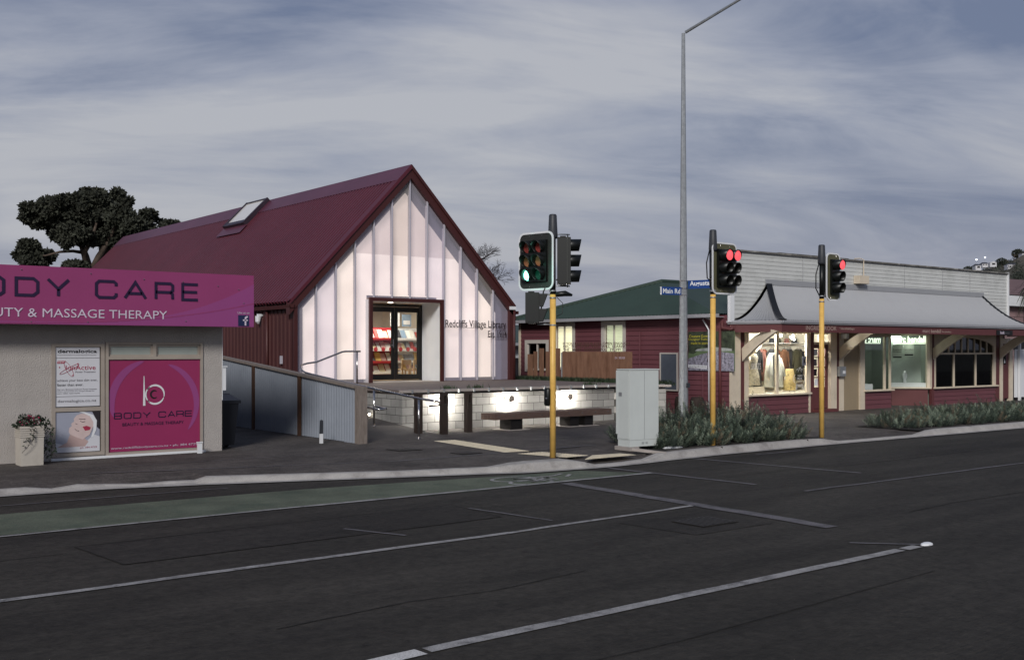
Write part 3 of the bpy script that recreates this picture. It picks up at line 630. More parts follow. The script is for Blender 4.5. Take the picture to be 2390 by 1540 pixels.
# ------------------------------------------------------------------ deck and block wall
mb = MB(); yw = 21.0
y = yw-.12; 
while y < YF+.95:
    if y+.135 > yw-.13: 
        xr_ = 20.9
        mb.box(13.18, xr_, y, min(y+.135, YF+.94), ZD-.05, ZD if y < YF-.05 or True else ZD)
    y += .142
tags(mb.build('deck', mDeck), kind='structure')
mb = MB(); mb.box(13.25, 20.8, yw+.3, YF, ZD-.2, ZD-.055); tags(mb.build('deck_bearers', mTimber), kind='structure')
mBlock = M('split_block', '999896', .9, 0, .1, 3, .4, 50, .2, .15)
t_ = mBlock.node_tree; pb = t_.nodes['Principled BSDF']; c_ = t_.nodes.new('ShaderNodeTexCoord'); s1 = t_.nodes.new('ShaderNodeSeparateXYZ'); t_.links.new(c_.outputs['Object'], s1.inputs[0])
ad = t_.nodes.new('ShaderNodeMath'); ad.operation = 'ADD'; t_.links.new(s1.outputs[0], ad.inputs[0]); t_.links.new(s1.outputs[1], ad.inputs[1])
cb = t_.nodes.new('ShaderNodeCombineXYZ'); t_.links.new(ad.outputs[0], cb.inputs[0]); t_.links.new(s1.outputs[2], cb.inputs[1])
bt = t_.nodes.new('ShaderNodeTexBrick'); bt.inputs['Scale'].default_value = 1; bt.inputs['Brick Width'].default_value = .4; bt.inputs['Row Height'].default_value = .185; bt.inputs['Mortar Size'].default_value = .006; bt.inputs['Mortar Smooth'].default_value = .2
bt.inputs['Color1'].default_value = lin('a6a5a2'); bt.inputs['Color2'].default_value = lin('8f8e8c'); bt.inputs['Mortar'].default_value = lin('3b3936'); t_.links.new(cb.outputs[0], bt.inputs['Vector'])
old = pb.inputs['Base Color'].links[0].from_socket; mm = t_.nodes.new('ShaderNodeMix'); mm.data_type = 'RGBA'; mm.blend_type = 'MULTIPLY'; mm.inputs[0].default_value = 1; t_.links.new(old, mm.inputs[6]); t_.links.new(bt.outputs[0], mm.inputs[7])
sc2 = t_.nodes.new('ShaderNodeVectorMath'); sc2.operation = 'SCALE'; sc2.inputs['Scale'].default_value = 2.6; t_.links.new(mm.outputs[2], sc2.inputs[0]); t_.links.new(sc2.outputs[0], pb.inputs['Base Color'])
wt = thing('block_wall', 'pale concrete block retaining wall lit by round lamps under the library deck', 'wall', (16.5, yw, 0))
mb = MB(); ztop = .84
mb.box(13.2, 19.9, yw, yw+.19, 0, ztop); mb.box(13.2, 13.39, yw+.19, 24.3, 0, ztop)
mb.ext([(19.9,yw,0),(20.84,20.0,0),(20.98,20.13,0),(19.9,yw+.19,0)], (0,0,ztop)); mb.ext([(20.84,20.0,0),(20.98,20.13,0),(20.98,26,0),(20.8,26,0)], (0,0,ztop)); mb.build('block_face', mBlock, wt)
mb = MB(); mb.box(13.22, 19.9, yw+.05, yw+.17, ztop, .9); mb.ext([(19.9,yw+.05,ztop),(20.8,20.06,ztop),(20.9,20.16,ztop),(19.9,yw+.17,ztop)], (0,0,.06)); mb.build('shadow_gap', mBlack, wt)  # solid black strip drawn for the shade in the recess under the coping
mb = MB(); mb.ext([(13.12,yw-.15,.9),(19.95,yw-.15,.9),(20.9,19.86,.9),(21.05,20.0,.9),(20.02,yw+.02,.9),(13.12,yw+.02,.9)], (0,0,.056)); mb.build('coping', mConc, wt)
for k in range(16):
    x = 13.35+k*.44; mb = MB(); mb.box(x, x+.03, yw-.19, yw-.152, .88, .965); mb.box(x, x+.03, yw-.152, yw-.06, .957, .968); mb.build('coping_clip', mGalv, wt)
for (x, y, sd_) in ((14.6, 21.2, 1),(15.5, 21.25, 2),(19.3,21.3,3)):
    mb = MB(); r_ = random.Random(sd_)
    for _ in range(60): a = r_.uniform(0,6.3); l = r_.uniform(.05,.14); q = Vector((x+r_.gauss(0,.12), y+r_.gauss(0,.05), ZD+.002)); d = Vector((math.cos(a)*.5, math.sin(a)*.5, 1)).normalized()*l; s_ = Vector((-math.sin(a), math.cos(a), 0))*.012; mb.quad(q-s_, q+s_, q+d)
    tags(mb.build('weed_tuft', mGrass), ['','small weed tuft on the deck edge left of the door sightline','wider weed tuft on the deck edge below the door','weed tuft on the deck edge behind the yellow pole'][sd_], 'weed')
# round wall lamps
for i, (x, lab) in enumerate(((14.29,'round wall lamp on the block wall behind the slotted timber bollard'),(16.25,'round wall lamp on the block wall above the left end of the bench'),(18.17,'round wall lamp on the block wall right of the yellow signal pole'))):
    t = thing('wall_lamp', lab, 'lamp', (x, yw, .68), 'round lamps along the block wall'); z = .68
    mb = MB(); mb.tube([(x,yw-.002,z),(x,yw-.03,z)], .085, 20); mb.build('back_plate', mSteel, t, False)
    mb = MB(); mb.tube([(x,yw-.032,z),(x,yw-.06,z)], .062, 18); mb.build('lamp_glass', mBulb, t)
    mb = MB(); mb.tube([(x,yw-.06,z),(x,yw-.15,z)], .014, 8); mb.build('arm', mSteel, t)
    mb = MB(); mb.tube([(x,yw-.15,z),(x,yw-.17,z),(x,yw-.2,z),(x,yw-.225,z)], [.07,.088,.078,.03], 18); mb.build('cap', mTimber, t, True)
    light('lamp_light', 'POINT', (x,yw-.14,z), 230, (1,.95,.87), .05, None, t)
# in-ground ramp light
t = thing('ramp_light', 'tiny lit floor light on the ramp beside the block wall', 'lamp', (13.1,22.4,.3)); mb = MB(); mb.ball((13.12,22.35,.34), .03); mb.build('lens', mBulb, t)
# bench
bt_ = thing('bench', 'long dark timber slab bench with bolt heads in front of the block wall', 'bench', (16.8, 20, 0))
for k in range(8):
    y = 19.75+k*.068; mb = MB(); mb.box(14.92, 18.62, y, y+.052, .26, .405); mb.build('slat', mBench, bt_)
for k in range(9): mb = MB(); x = 15.05+k*.43; mb.ball((x,19.745,.335), .016, .01, .016, 8, 6); mb.build('bolt', mSteel, bt_)
mBrkt = M('bench_support_steel', '1d1a19', .5, .3, .1)
for (a, b) in ((15.42,15.75),(15.5,15.78),(17.3,17.6),(17.75,18.05)):
    pass
for (a, b, c, d) in ((15.45,15.8,19.82,20.25),(17.32,17.6,19.85,20.25),(17.8,18.08,19.85,20.25)): mb = MB(); mb.box(a, b, c, d, 0, .26); mb.build('support', mBrkt, bt_)
mb = MB(); mb.box(15.3,15.95,19.72,20.35,.001,.012); mb.build('foot_plate', mConc, bt_); mb = MB(); mb.box(17.2,18.2,19.75,20.35,.001,.012); mb.build('foot_plate', mConc, bt_)
# timber bollards with a slot
mBol = M('dark_bollard_timber', '2f2520', .75, 0, .25, 5, .3, 30, .3, .1, (6,6,1))
for i, (x, y, lab) in enumerate(((12.86,19.8,'dark slotted timber bollard behind the steel handrail post'),(13.57,19.85,'dark slotted timber bollard in front of a lit wall lamp'),(14.35,20.0,'dark slotted timber bollard nearest the bench'))):
    t = thing('timber_bollard', lab, 'bollard', (x, y, 0), 'slotted timber bollards by the block wall'); mb = MB(); h = .07; z0, z1 = .66, .86
    mb.box(x-h, x+h, y-h, y+h, 0, z0); mb.box(x-h, x+h, y-h, y+h, z1, .93); mb.box(x-h, x-.03, y-h, y+h, z0, z1); mb.box(x+.03, x+h, y-h, y+h, z0, z1); mb.build('post', mBol, t)
    mb = MB(); mb.box(x-.028, x+.028, y-h-.004, y-h+.01, z0+.0, z0+.02); mb.build('slot_plate', mSteel, t)
# ramp, landing, steps
mb = MB(); RS = .083
mb.ext([(10.95,19.1,.003),(13.18,19.1,.003),(13.18,24.3,.43),(10.95,24.3,.43),], (0,0,-.002)); mb.quad((10.95,24.3,.43),(13.18,24.3,.43),(13.18,26.3,.43),(10.95,26.3,.43)); mb.quad((10.95,26.3,.43),(12.0,26.3,.43),(12.0,32,.9),(10.95,32,.9))
mb.quad((13.18,19.1,0),(13.18,19.1,.003),(13.18,24.3,.43),(13.18,24.3,0))
for k in range(4): mb.box(12.7+k*.28, 14.3, 24.31, 26.2, .43+k*.13, .43+(k+1)*.13-.001)
tags(mb.build('ramp', M('ramp_surface', '4a4542', .85, 0, .15, 2, .3, 80, .3, .3)), kind='structure')
# steel handrails
t = thing('handrail', 'polished steel handrail up the right side of the ramp, doubling back at the steps', 'handrail', (12.45,19.15,0))
x = 12.45
mb = MB(); path = [(12.62,18.62,.80),(12.5,18.55,.815),(x,18.62,.83),(x,19.0,.845),(x,20.9,1.0),(x,22.6,1.15),(x,24.0,1.28),(x,24.35,1.32),(x,24.55,1.37),(12.5,24.7,1.44),(12.6,24.85,1.50),(12.85,25.0,1.54),(13.1,25,1.57),(13.85,25,1.83),(13.95,25,1.845),(14.4,25,1.845)]
mb.tube(path, .024, 10); mb.build('rail', mSteel, t, True)
mb = MB(); mb.tube([(12.62,18.62,.80),(12.7,18.75,.72),(12.55,18.9,.70)], .022, 10); mb.build('rail_return', mSteel, t, True)
for (y, zb, zt) in ((19.15,0,.83),(21.0,.16,.98),(23.2,.34,1.18)): mb = MB(); mb.tube([(x,y,zb),(x,y,zt)], .024, 10); mb.tube([(x,y,zb),(x,y,zb+.015)], .055, 14); mb.build('post', mSteel, t, True)
mb = MB(); mb.tube([(14.3,25,ZD),(14.3,25,1.83)], .022, 10); mb.build('post', mSteel, t, True)
t = thing('handrail', 'short curled steel handrail end fixed to the square timber fence post', 'handrail', (11.0,19.0,.7))
mb = MB(); mb.tube([(11.0,22,1.0),(11.03,19.2,.76),(11.03,18.55,.70),(11.12,18.45,.70),(11.25,18.5,.71),(11.25,18.9,.74)], .022, 10); mb.build('rail', mSteel, t, True); mb = MB(); mb.tube([(11.03,18.95,.73),(10.98,18.95,.68)], .01, 6); mb.build('bracket', mSteel, t)
# corrugated fence along the ramp
ft = thing('corrugated_fence', 'corrugated zinc fence with timber posts stepping down beside the ramp', 'fence', (10.88,19.0,0))
def ftop(y): return 1.15+(y-19.1)*RS
mb = MB(); xf = 10.84; segs = int((29-19.05)/.011); b = 0; vs = []
for i in range(segs+1):
    y = 19.05+i*.011; xx = xf+.02*math.sin(y*2*math.pi/.11); vs += [(xx,y,.0 if y < 19.5 else .01),(xx,y,ftop(y)-.03)]
mb.add(vs, [(2*i,2*i+2,2*i+3,2*i+1) for i in range(segs)]); mb.build('corrugated_sheet', mCorr, ft, True)
mb = MB(); mb.ext([(10.78,18.98,ftop(18.98)-.03),(10.98,18.98,ftop(18.98)-.03),(10.98,29,ftop(29)-.03),(10.78,29,ftop(29)-.03)], (0,0,.05)); mb.build('capping', mTimber, ft)
mFP = M('brown_post_timber', '4b3426', .8, 0, .2, 5, .2, 30)
for y in (21.43,23.8,26.3): mb = MB(); mb.box(10.79, 10.83, y-.06, y+.06, 0, ftop(y)-.03); mb.build('batten', mFP, ft)
mb = MB(); mb.box(10.80, 10.99, 18.80, 18.975, 0, 1.15); mb.build('end_post', mTimber, ft)
# small marker posts
def marker(x, y, h, lab):
    t = thing('marker_post', lab, 'bollard', (x, y, 0)); mb = MB(); mb.box(x-.035, x+.035, y-.015, y+.015, 0, h*.42); mb.build('white_base', mWhite, t)
    mb = MB(); mb.ext([(x-.035,y-.015,h*.42),(x+.035,y-.015,h*.42),(x+.035,y-.015,h),(x,y-.015,h+.015),(x-.025,y-.015,h)], (0,.03,0)); mb.build('post', mPlastic, t)
marker(10.3, 19.45, .46, 'low grey marker post with white foot against the corrugated fence')
t = thing('marker_post', 'short white post at the right corner of the pink shop window', 'bollard', (7.55,18.95,0)); mb = MB(); mb.box(7.52,7.60,18.93,18.98,0,.19); mb.build('post', mWhite, t); mb = MB(); mb.box(7.51,7.61,18.92,18.99,.19,.21); mb.build('cap', mWhite, t)

# ------------------------------------------------------------------ beauty shop at the left edge
YW = 19.2; BX = 8.09
shop = thing('beauty_shop', 'rough stucco beauty shop with a white-framed window left of the library', 'shop', (4, YW, 0))
holes = [(5.05,5.93,.06,2.0),(5.95,7.71,.04,2.03)]
mb = MB()
for (a, b, c, d) in cells(holes, -14, BX, -.02, 3.1): mb.box(a, b, YW, YW+.2, c, d)
mb.box(BX-.2, BX, YW+.2, 34, -.02, 3.1); mb.box(-14, -13.8, YW+.2, 34, -.02, 3.1); mb.box(-13.8, BX-.2, 33.8, 34, -.02, 3.1)
mb.build('wall', mStucco, shop)
mb = MB(); mb.box(-14.2, BX+.1, YW-.4, 34.1, 3.1, 3.2); mb.build('roof', mGalv, shop)
mb = MB(); mb.box(-14, BX, YW-.43, YW-.002, 2.33, 2.37); mb.build('canopy_soffit', mStucco, shop)
mb = MB(); mb.box(BX+.001, BX+.012, YW-.005, YW+.04, .95, 2.3); mb.build('corner_strip', mWhite, shop)
def frame(mb, x0, x1, z0, z1, w, y0, y1):
    mb.box(x0, x0+w, y0, y1, z0, z1); mb.box(x1-w, x1, y0, y1, z0, z1); mb.box(x0+w, x1-w, y0, y1, z1-w, z1); mb.box(x0+w, x1-w, y0, y1, z0, z0+w)
mb = MB(); frame(mb, 5.05, 5.93, .06, 2.0, .06, YW-.02, YW+.1); mb.box(5.11, 5.87, YW-.02, YW+.1, .83, .90); wA = mb.build('window', mFrame, shop)
mb = MB(); frame(mb, 5.95, 7.71, .04, 2.03, .045, YW-.03, YW+.1); mb.box(5.995, 7.665, YW-.03, YW+.1, 1.72, 1.77); mb.box(6.78,6.84, YW-.03, YW+.1, 1.77, 1.985); wB = mb.build('window', mFrame, shop)
for (a, b) in ((6.0,6.78),(6.84,7.66)):
    mb = MB(); frame(mb, a, b, 1.77, 1.985, .035, YW+.0, YW+.05); mb.build('transom_sash', mFrame, wB)
    mb = MB(); mb.box(a+.035, b-.035, YW+.02, YW+.03, 1.805, 1.95); mb.build('pane', mFrost, wB)
mb = MB(); mb.box(5.03, 7.75, YW-.06, YW-.03, 0, .04); mb.build('sill', mWhite, shop)
# right window: pink printed sheet
mb = MB(); mb.box(6.0, 7.66, YW+.0, YW+.012, .09, 1.72); mPinkW = M('pink_window_print', '8e2f58', .3, 0, .05, 1); pw = mb.build('printed_sheet', mPinkW, wB)
f0 = YW-.004; R_, U_ = (1,0,0), (0,0,1)
def arcribbon(mb, cx, cz, r0, r1, a0, a1, y, w0, w1, n=22, sx=1):
    L0 = None
    for i in range(n+1):
        t = i/n; a = rad(a0+(a1-a0)*t); r = r0+(r1-r0)*t; w = (w0+(w1-w0)*t)*math.sin(math.pi*min(1,max(0,t)))**.5+.002
        p = (cx+sx*(r+w/2)*math.cos(a), y, cz+(r+w/2)*math.sin(a)); q = (cx+sx*(r-w/2)*math.cos(a), y, cz+(r-w/2)*math.sin(a))
        if L0: mb.quad(L0[0], p, q, L0[1])
        L0 = (p, q)
mb = MB(); arcribbon(mb, 6.83, .95, .76, .76, 105, 200, f0, .13, .13, 22, 1.02); arcribbon(mb, 6.83, .92, .74, .78, 72, -40, f0, .12, .1, 22, 1.0); mb.build('ring_motif', mPink2, wB)
f1 = f0-.003
mb = MB(); mb.quad((6.605,f1,.89),(6.65,f1,.89),(6.63,f1,1.42),(6.618,f1,1.42)); arcribbon(mb, 6.82, 1.085, .165, .17, 150, -20, f1, .035, .03); arcribbon(mb, 6.82, 1.085, .165, .17, 215, 345, f1, .035, .03); arcribbon(mb, 6.82, 1.085, .165, .165, 120, 240, f1, .025, .02); mb.build('monogram', mWhite, wB)
mb = MB(); arcribbon(mb, 6.81, 1.09, .068, .068, 45, 315, f1, .03, .03, 22, .95); mb.build('monogram_letter', mInk, wB)
def wide(txt, x0s, z0, w, h, th, y, mat, par, name='lettering'):
    mb = MB()
    for ch, x in zip(txt, x0s): strokes(mb, WIDE[ch], (x, y, z0), R_, U_, w, h, th, 0)
    return mb.build(name, mat, par)
wide('BODYCARE', [6.1,6.27,6.44,6.61,6.89,7.06,7.22,7.38], .675, .125, .095, .016, f1, mNavy, wB)
text('BEAUTY & MASSAGE THERAPY', (6.24,f1,.54), R_, U_, 1.11, .055, mNavy, wB, d=.001)
text('www.redcliffsbodycare.co.nz • ph: 384 4729', (6.04,f1,.125), R_, U_, 1.57, .05, mPale, wB, d=.001)
# left window: two posters
mPoster = M('poster_paper', 'c9c9ce', .4, 0, .03)
mb = MB(); mb.box(5.11, 5.85, YW+.0, YW+.012, .91, 1.94); mb.build('poster', mPoster, wA)
text('dermalogica', (5.15,f0,1.82), R_, U_, .65, .075, mInk, wA, d=.001, bold=.02)
mb = MB(); 
for z in (1.75, 1.09, .915, 1.935): mb.box(5.112, 5.848, f0-.001, f0, z-.002, z+.002)
mb.box(5.14, 5.79, f0-.001, f0, 1.797, 1.80); mb.build('poster_lines', mInk, wA)
mb = MB(); mb.ext([(5.14,f0,1.655),(5.26,f0,1.655),(5.28,f0,1.70),(5.15,f0,1.70)], (0,.002,0)); mb.build('poster_flash', mInkR, wA); text('NEW', (5.16,f0-.002,1.665), R_, U_, .1, .028, mWhite, wA, d=.001)
text('IonActive', (5.28,f0,1.545), R_, U_, .5, .08, mInkR, wA, d=.001); text('Power Treatment', (5.44,f0,1.495), R_, U_, .34, .03, mInkG, wA, d=.001)
mb = MB(); ring2 = [(5.34+.16*math.cos(a)*.95+.05*math.sin(a), f0-.001, 1.56+.11*math.sin(a)*.5+.07*math.cos(a)) for a in [i*.3 for i in range(22)]]; mb.tube(ring2, .003, 5); ring3 = [(5.33+.05*math.cos(a)+.06*math.sin(a), f0-.001, 1.56+.13*math.sin(a)*-1) for a in [i*.3 for i in range(22)]]; mb.tube(ring3, .003, 5)
for p in ((5.18,1.59),(5.48,1.65),(5.4,1.45)): mb.ball((p[0],f0,p[1]), .012, .003, .012)
mb.build('poster_orbit', mInkR, wA)
text('achieve your best skin ever,', (5.14,f0,1.335), R_, U_, .67, .052, mInkG, wA, d=.001); text('faster than ever.', (5.14,f0,1.268), R_, U_, .43, .045, mInk, wA, d=.001)
text('Our new 45-minute IonActive Power treatment', (5.14,f0,1.2), R_, U_, .66, .024, mInkG, wA, d=.001); text('delivers personalised, bio-charged therapy for', (5.14,f0,1.165), R_, U_, .62, .024, mInkG, wA, d=.001); text('more visible, rapid results.', (5.14,f0,1.13), R_, U_, .38, .024, mInk, wA, d=.001)
text('dermalogica.co.nz', (5.15,f0,.975), R_, U_, .64, .06, mInkG, wA, d=.001)
mPhoto = M('poster_photo_paper', '9a9dab', .35, 0, .05, 2); mb = MB(); mb.box(5.11, 5.85, YW+.0, YW+.012, .13, .82); mb.build('photo_poster', mPhoto, wA)
def flat(name, pts, y, mat, par): mb = MB(); mb.quad(*[(p[0], y, p[1]) for p in pts]); return mb.build(name, mat, par)
flat('dark_corner', [(5.72,.82),(5.85,.82),(5.85,.5),(5.80,.55),(5.78,.7)], f0, M('poster_dark','2e2a2d',.4), wA)
flat('towel', [(5.11,.13),(5.85,.13),(5.85,.38),(5.75,.42),(5.6,.28),(5.4,.22),(5.11,.3)], f0, mPoster, wA)
flat('shoulder', [(5.14,.22),(5.3,.3),(5.36,.46),(5.55,.4),(5.66,.3),(5.6,.22)], f0-.001, M('poster_skin','b39a95',.4,0,.08,5), wA)
flat('face', [(5.33,.48),(5.34,.55),(5.38,.58),(5.37,.62),(5.42,.66),(5.41,.70),(5.46,.76),(5.54,.79),(5.66,.77),(5.74,.68),(5.74,.56),(5.68,.42),(5.56,.34),(5.42,.40),(5.35,.44)], f0-.002, M('poster_skin_light','c9b4b0',.4,0,.08,5), wA)
flat('headband', [(5.5,.82),(5.58,.82),(5.74,.76),(5.80,.66),(5.79,.5),(5.74,.38),(5.70,.37),(5.74,.5),(5.74,.64),(5.68,.74),(5.58,.79)], f0-.003, mWhite, wA)
flat('mask_patch', [(5.56,.56),(5.63,.575),(5.70,.545),(5.68,.50),(5.60,.49)], f0-.003, mInkR, wA)
mb = MB()
for pts in ([(5.52,.66),(5.56,.64),(5.60,.65)],[(5.44,.62),(5.47,.61)],[(5.43,.53),(5.46,.5),(5.50,.49)],[(5.50,.70),(5.55,.69),(5.61,.69)]): mb.tube([(p[0], f0-.003, p[1]) for p in pts], .004, 5)
mb.build('face_lines', mInk, wA)
text('ph: 384 4729', (5.52,f0-.003,.18), R_, U_, .28, .035, mInkR, wA, d=.001)
# fascia sign
sg = thing('shop_sign', 'long pink fascia sign lettered BODY CARE above the beauty shop window', 'sign', (4, 18.7, 2.3)); ys = 18.69
mb = MB(); mb.box(-6, 8.5, 18.7, 18.76, 2.31, 3.27); mb.build('panel', mPink, sg)
mb = MB(); pts = []
for i in range(25): t = i/24; x = 3.2+5.3*t; pts.append((x, 2.33+ .02*(1-t)+ .06*t + .9*t**4.2 if False else 2.36+.75*max(0,(t-.35)/.65)**2.6))
for a, b in zip(pts, pts[1:]): mb.quad((a[0],ys+.006,2.315),(b[0],ys+.006,2.315),(b[0],ys+.006,min(3.265,b[1])),(a[0],ys+.006,min(3.265,a[1])))
mb.build('swoosh', mPink2, sg)
mb = MB(); 
for i in range(24): t0, t1 = i/24, (i+1)/24; g = lambda t: 2.33+.42*t**2.6; a = 3.9+4.6*t0; b = 3.9+4.6*t1; mb.quad((a,ys+.003,g(t0)-.005),(b,ys+.003,g(t1)-.012),(b,ys+.003,g(t1)+.012),(a,ys+.003,g(t0)+.005))
mb.build('swoosh_line', mPink, sg)
xs_ = [3.25,3.82,4.37,4.86,5.64,6.12,6.66,7.14]; ws = [.36,.36,.33,.33,.33,.36,.3,.28]
mb = MB()
for ch, x, wd in zip('BODYCARE', xs_, ws): strokes(mb, WIDE[ch], (x, ys, 2.785), R_, U_, wd, .275, .05, 0)
mb.build('lettering', mNavy, sg)
text('BEAUTY & MASSAGE THERAPY', (3.62,ys,2.43), R_, U_, 3.24, .145, mPale, sg, d=.001)
mb = MB(); mb.box(8.19, 8.4, ys-.003, ys+.009, 2.33, 2.53); mb.build('blue_badge', M('badge_blue','1d2547',.4), sg)
mb = MB(); y = ys-.006; mb.box(8.315,8.345,y,y+.003,2.34,2.47); mb.box(8.28,8.375,y,y+.003,2.425,2.45); mb.ext([(8.315,y,2.47),(8.345,y,2.47),(8.36,y,2.487),(8.378,y,2.487),(8.378,y,2.513),(8.345,y,2.513),(8.32,y,2.495)],(0,.003,0)); mb.build('badge_letter', mPale, sg)
text('Like us on', (8.18,ys,2.555), R_, U_, .23, .04, mPale, sg, d=.001)
for i, (x, z) in enumerate(((4.45,3.2),(5.55,3.18),(6.45,3.12),(7.15,3.1),(7.8,3.05),(8.2,3.0),(4.6,2.35),(5.5,2.36),(7.2,2.4),(8.3,2.75))): mb = MB(); mb.ball((x,ys,z), .011, .006, .011, 8, 6); mb.build('screw', mSteel, sg)
# meter box on the shop's side
t = thing('meter_box', 'white meter box on the shop side wall near the zinc fence', 'meter box', (8.15,19.4,1.3)); mb = MB(); mb.box(8.095,8.17,19.2,19.55,1.13,1.56); mb.build('case', mWhite, t); mb = MB(); mb.box(8.17,8.18,19.23,19.52,1.16,1.53); mb.box(8.095,8.19,19.18,19.57,1.565,1.585); mb.build('lid', mWhite, t)
# wheelie bin
t = thing('wheelie_bin', 'black wheelie bin with closed lid beside the stucco shop corner', 'bin', (8.3,19.8,0)); mBin = M('bin_plastic','14161c',.45,0,.1,4)
mb = MB(); mb.loft([(8.33,19.75,.06,.24,.24,rad(45)),(8.33,19.75,.86,.33,.33,rad(45))], 4)
mb.build('body', mBin, t); mb = MB(); mb.box(8.06,8.6,19.5,20.0,.86,.9); mb.ext([(8.06,19.5,.9),(8.6,19.5,.9),(8.6,20.05,1.0),(8.06,20.05,1.0)],(0,0,.02)); mb.build('lid', mBin, t)
for x in (8.1,8.5): mb = MB(); mb.tube([(x,20.0,.1),(x+.05,20.0,.1)], .1, 14); mb.build('wheel', mBlack, t)
mb = MB(); mb.tube([(8.1,20.08,.97),(8.56,20.08,.97)], .015, 8); mb.build('handle', mBin, t)
t = thing('wheelie_bin', 'second black bin standing close against the stucco shop corner, behind its twin', 'bin', (7.95,20.6,0)); mb = MB(); mb.loft([(8.4,20.5,.06,.24,.24,rad(45)),(8.4,20.5,.95,.33,.33,rad(45))], 4); mb.build('body', mBin, t); mb = MB(); mb.box(8.12,8.68,20.22,20.8,.95,1.02); mb.build('lid', mBin, t)
# planter
t = thing('planter', 'square cream planter with grooved rim against the stucco wall', 'planter', (4.6,18.85,0)); PC = M('cream_planter','b3aca2',.7,0,.05,4,dirt=('8f877c',.3,3))
mb = MB(); x0, x1, y0, y1 = 4.42, 4.78, 18.62, 18.98
mb.loft([(4.6,18.8,0,.245,.245,rad(45)),(4.6,18.8,.46,.252,.252,rad(45))], 4)
for k in range(5): z = .465+k*.035; mb.loft([(4.6,18.8,z,.265,.265,rad(45)),(4.6,18.8,z+.022,.265,.265,rad(45))], 4); mb.loft([(4.6,18.8,z+.02,.25,.25,rad(45)),(4.6,18.8,z+.036,.25,.25,rad(45))], 4)
mb.build('pot', PC, t)
t2 = thing('flowering_plant', 'trailing plant with crimson flowers growing in the cream planter', 'plant', (4.6,18.8,.6))
mb = MB(); leafcards(mb, [(4.6,18.8,.72,.2,.2,.1),(4.5,18.75,.68,.14,.14,.08),(4.78,18.72,.66,.1,.12,.1)], 420, .055, 0, 2); leafcards(mb, [(4.88,18.75,.52,.07,.08,.2),(4.9,18.75,.25,.09,.08,.16),(4.6,18.58,.55,.03,.03,.12),(4.5,18.57,.4,.03,.02,.1)], 190, .05, 1, 3)
mb.build('leaves', M('planter_leaves','2b3527',.6,0,.4,8), t2)
mb = MB(); leafcards(mb, [(4.5,18.68,.72,.07,.06,.05),(4.68,18.68,.74,.07,.05,.05),(4.58,18.66,.79,.06,.05,.03)], 90, .04, 0, 4); mb.build('flowers', M('crimson_petals','9a2f52',.5), t2)
mb = MB(); mb.tube([(4.7,18.7,.66),(4.62,18.56,.6),(4.58,18.55,.4),(4.5,18.55,.3),(4.43,18.57,.22)], .004, 5); mb.tube([(4.8,18.72,.62),(4.9,18.7,.5),(4.92,18.7,.2),(5.0,18.7,.12)], .004, 5); mb.build('stem', mTwig, t2)

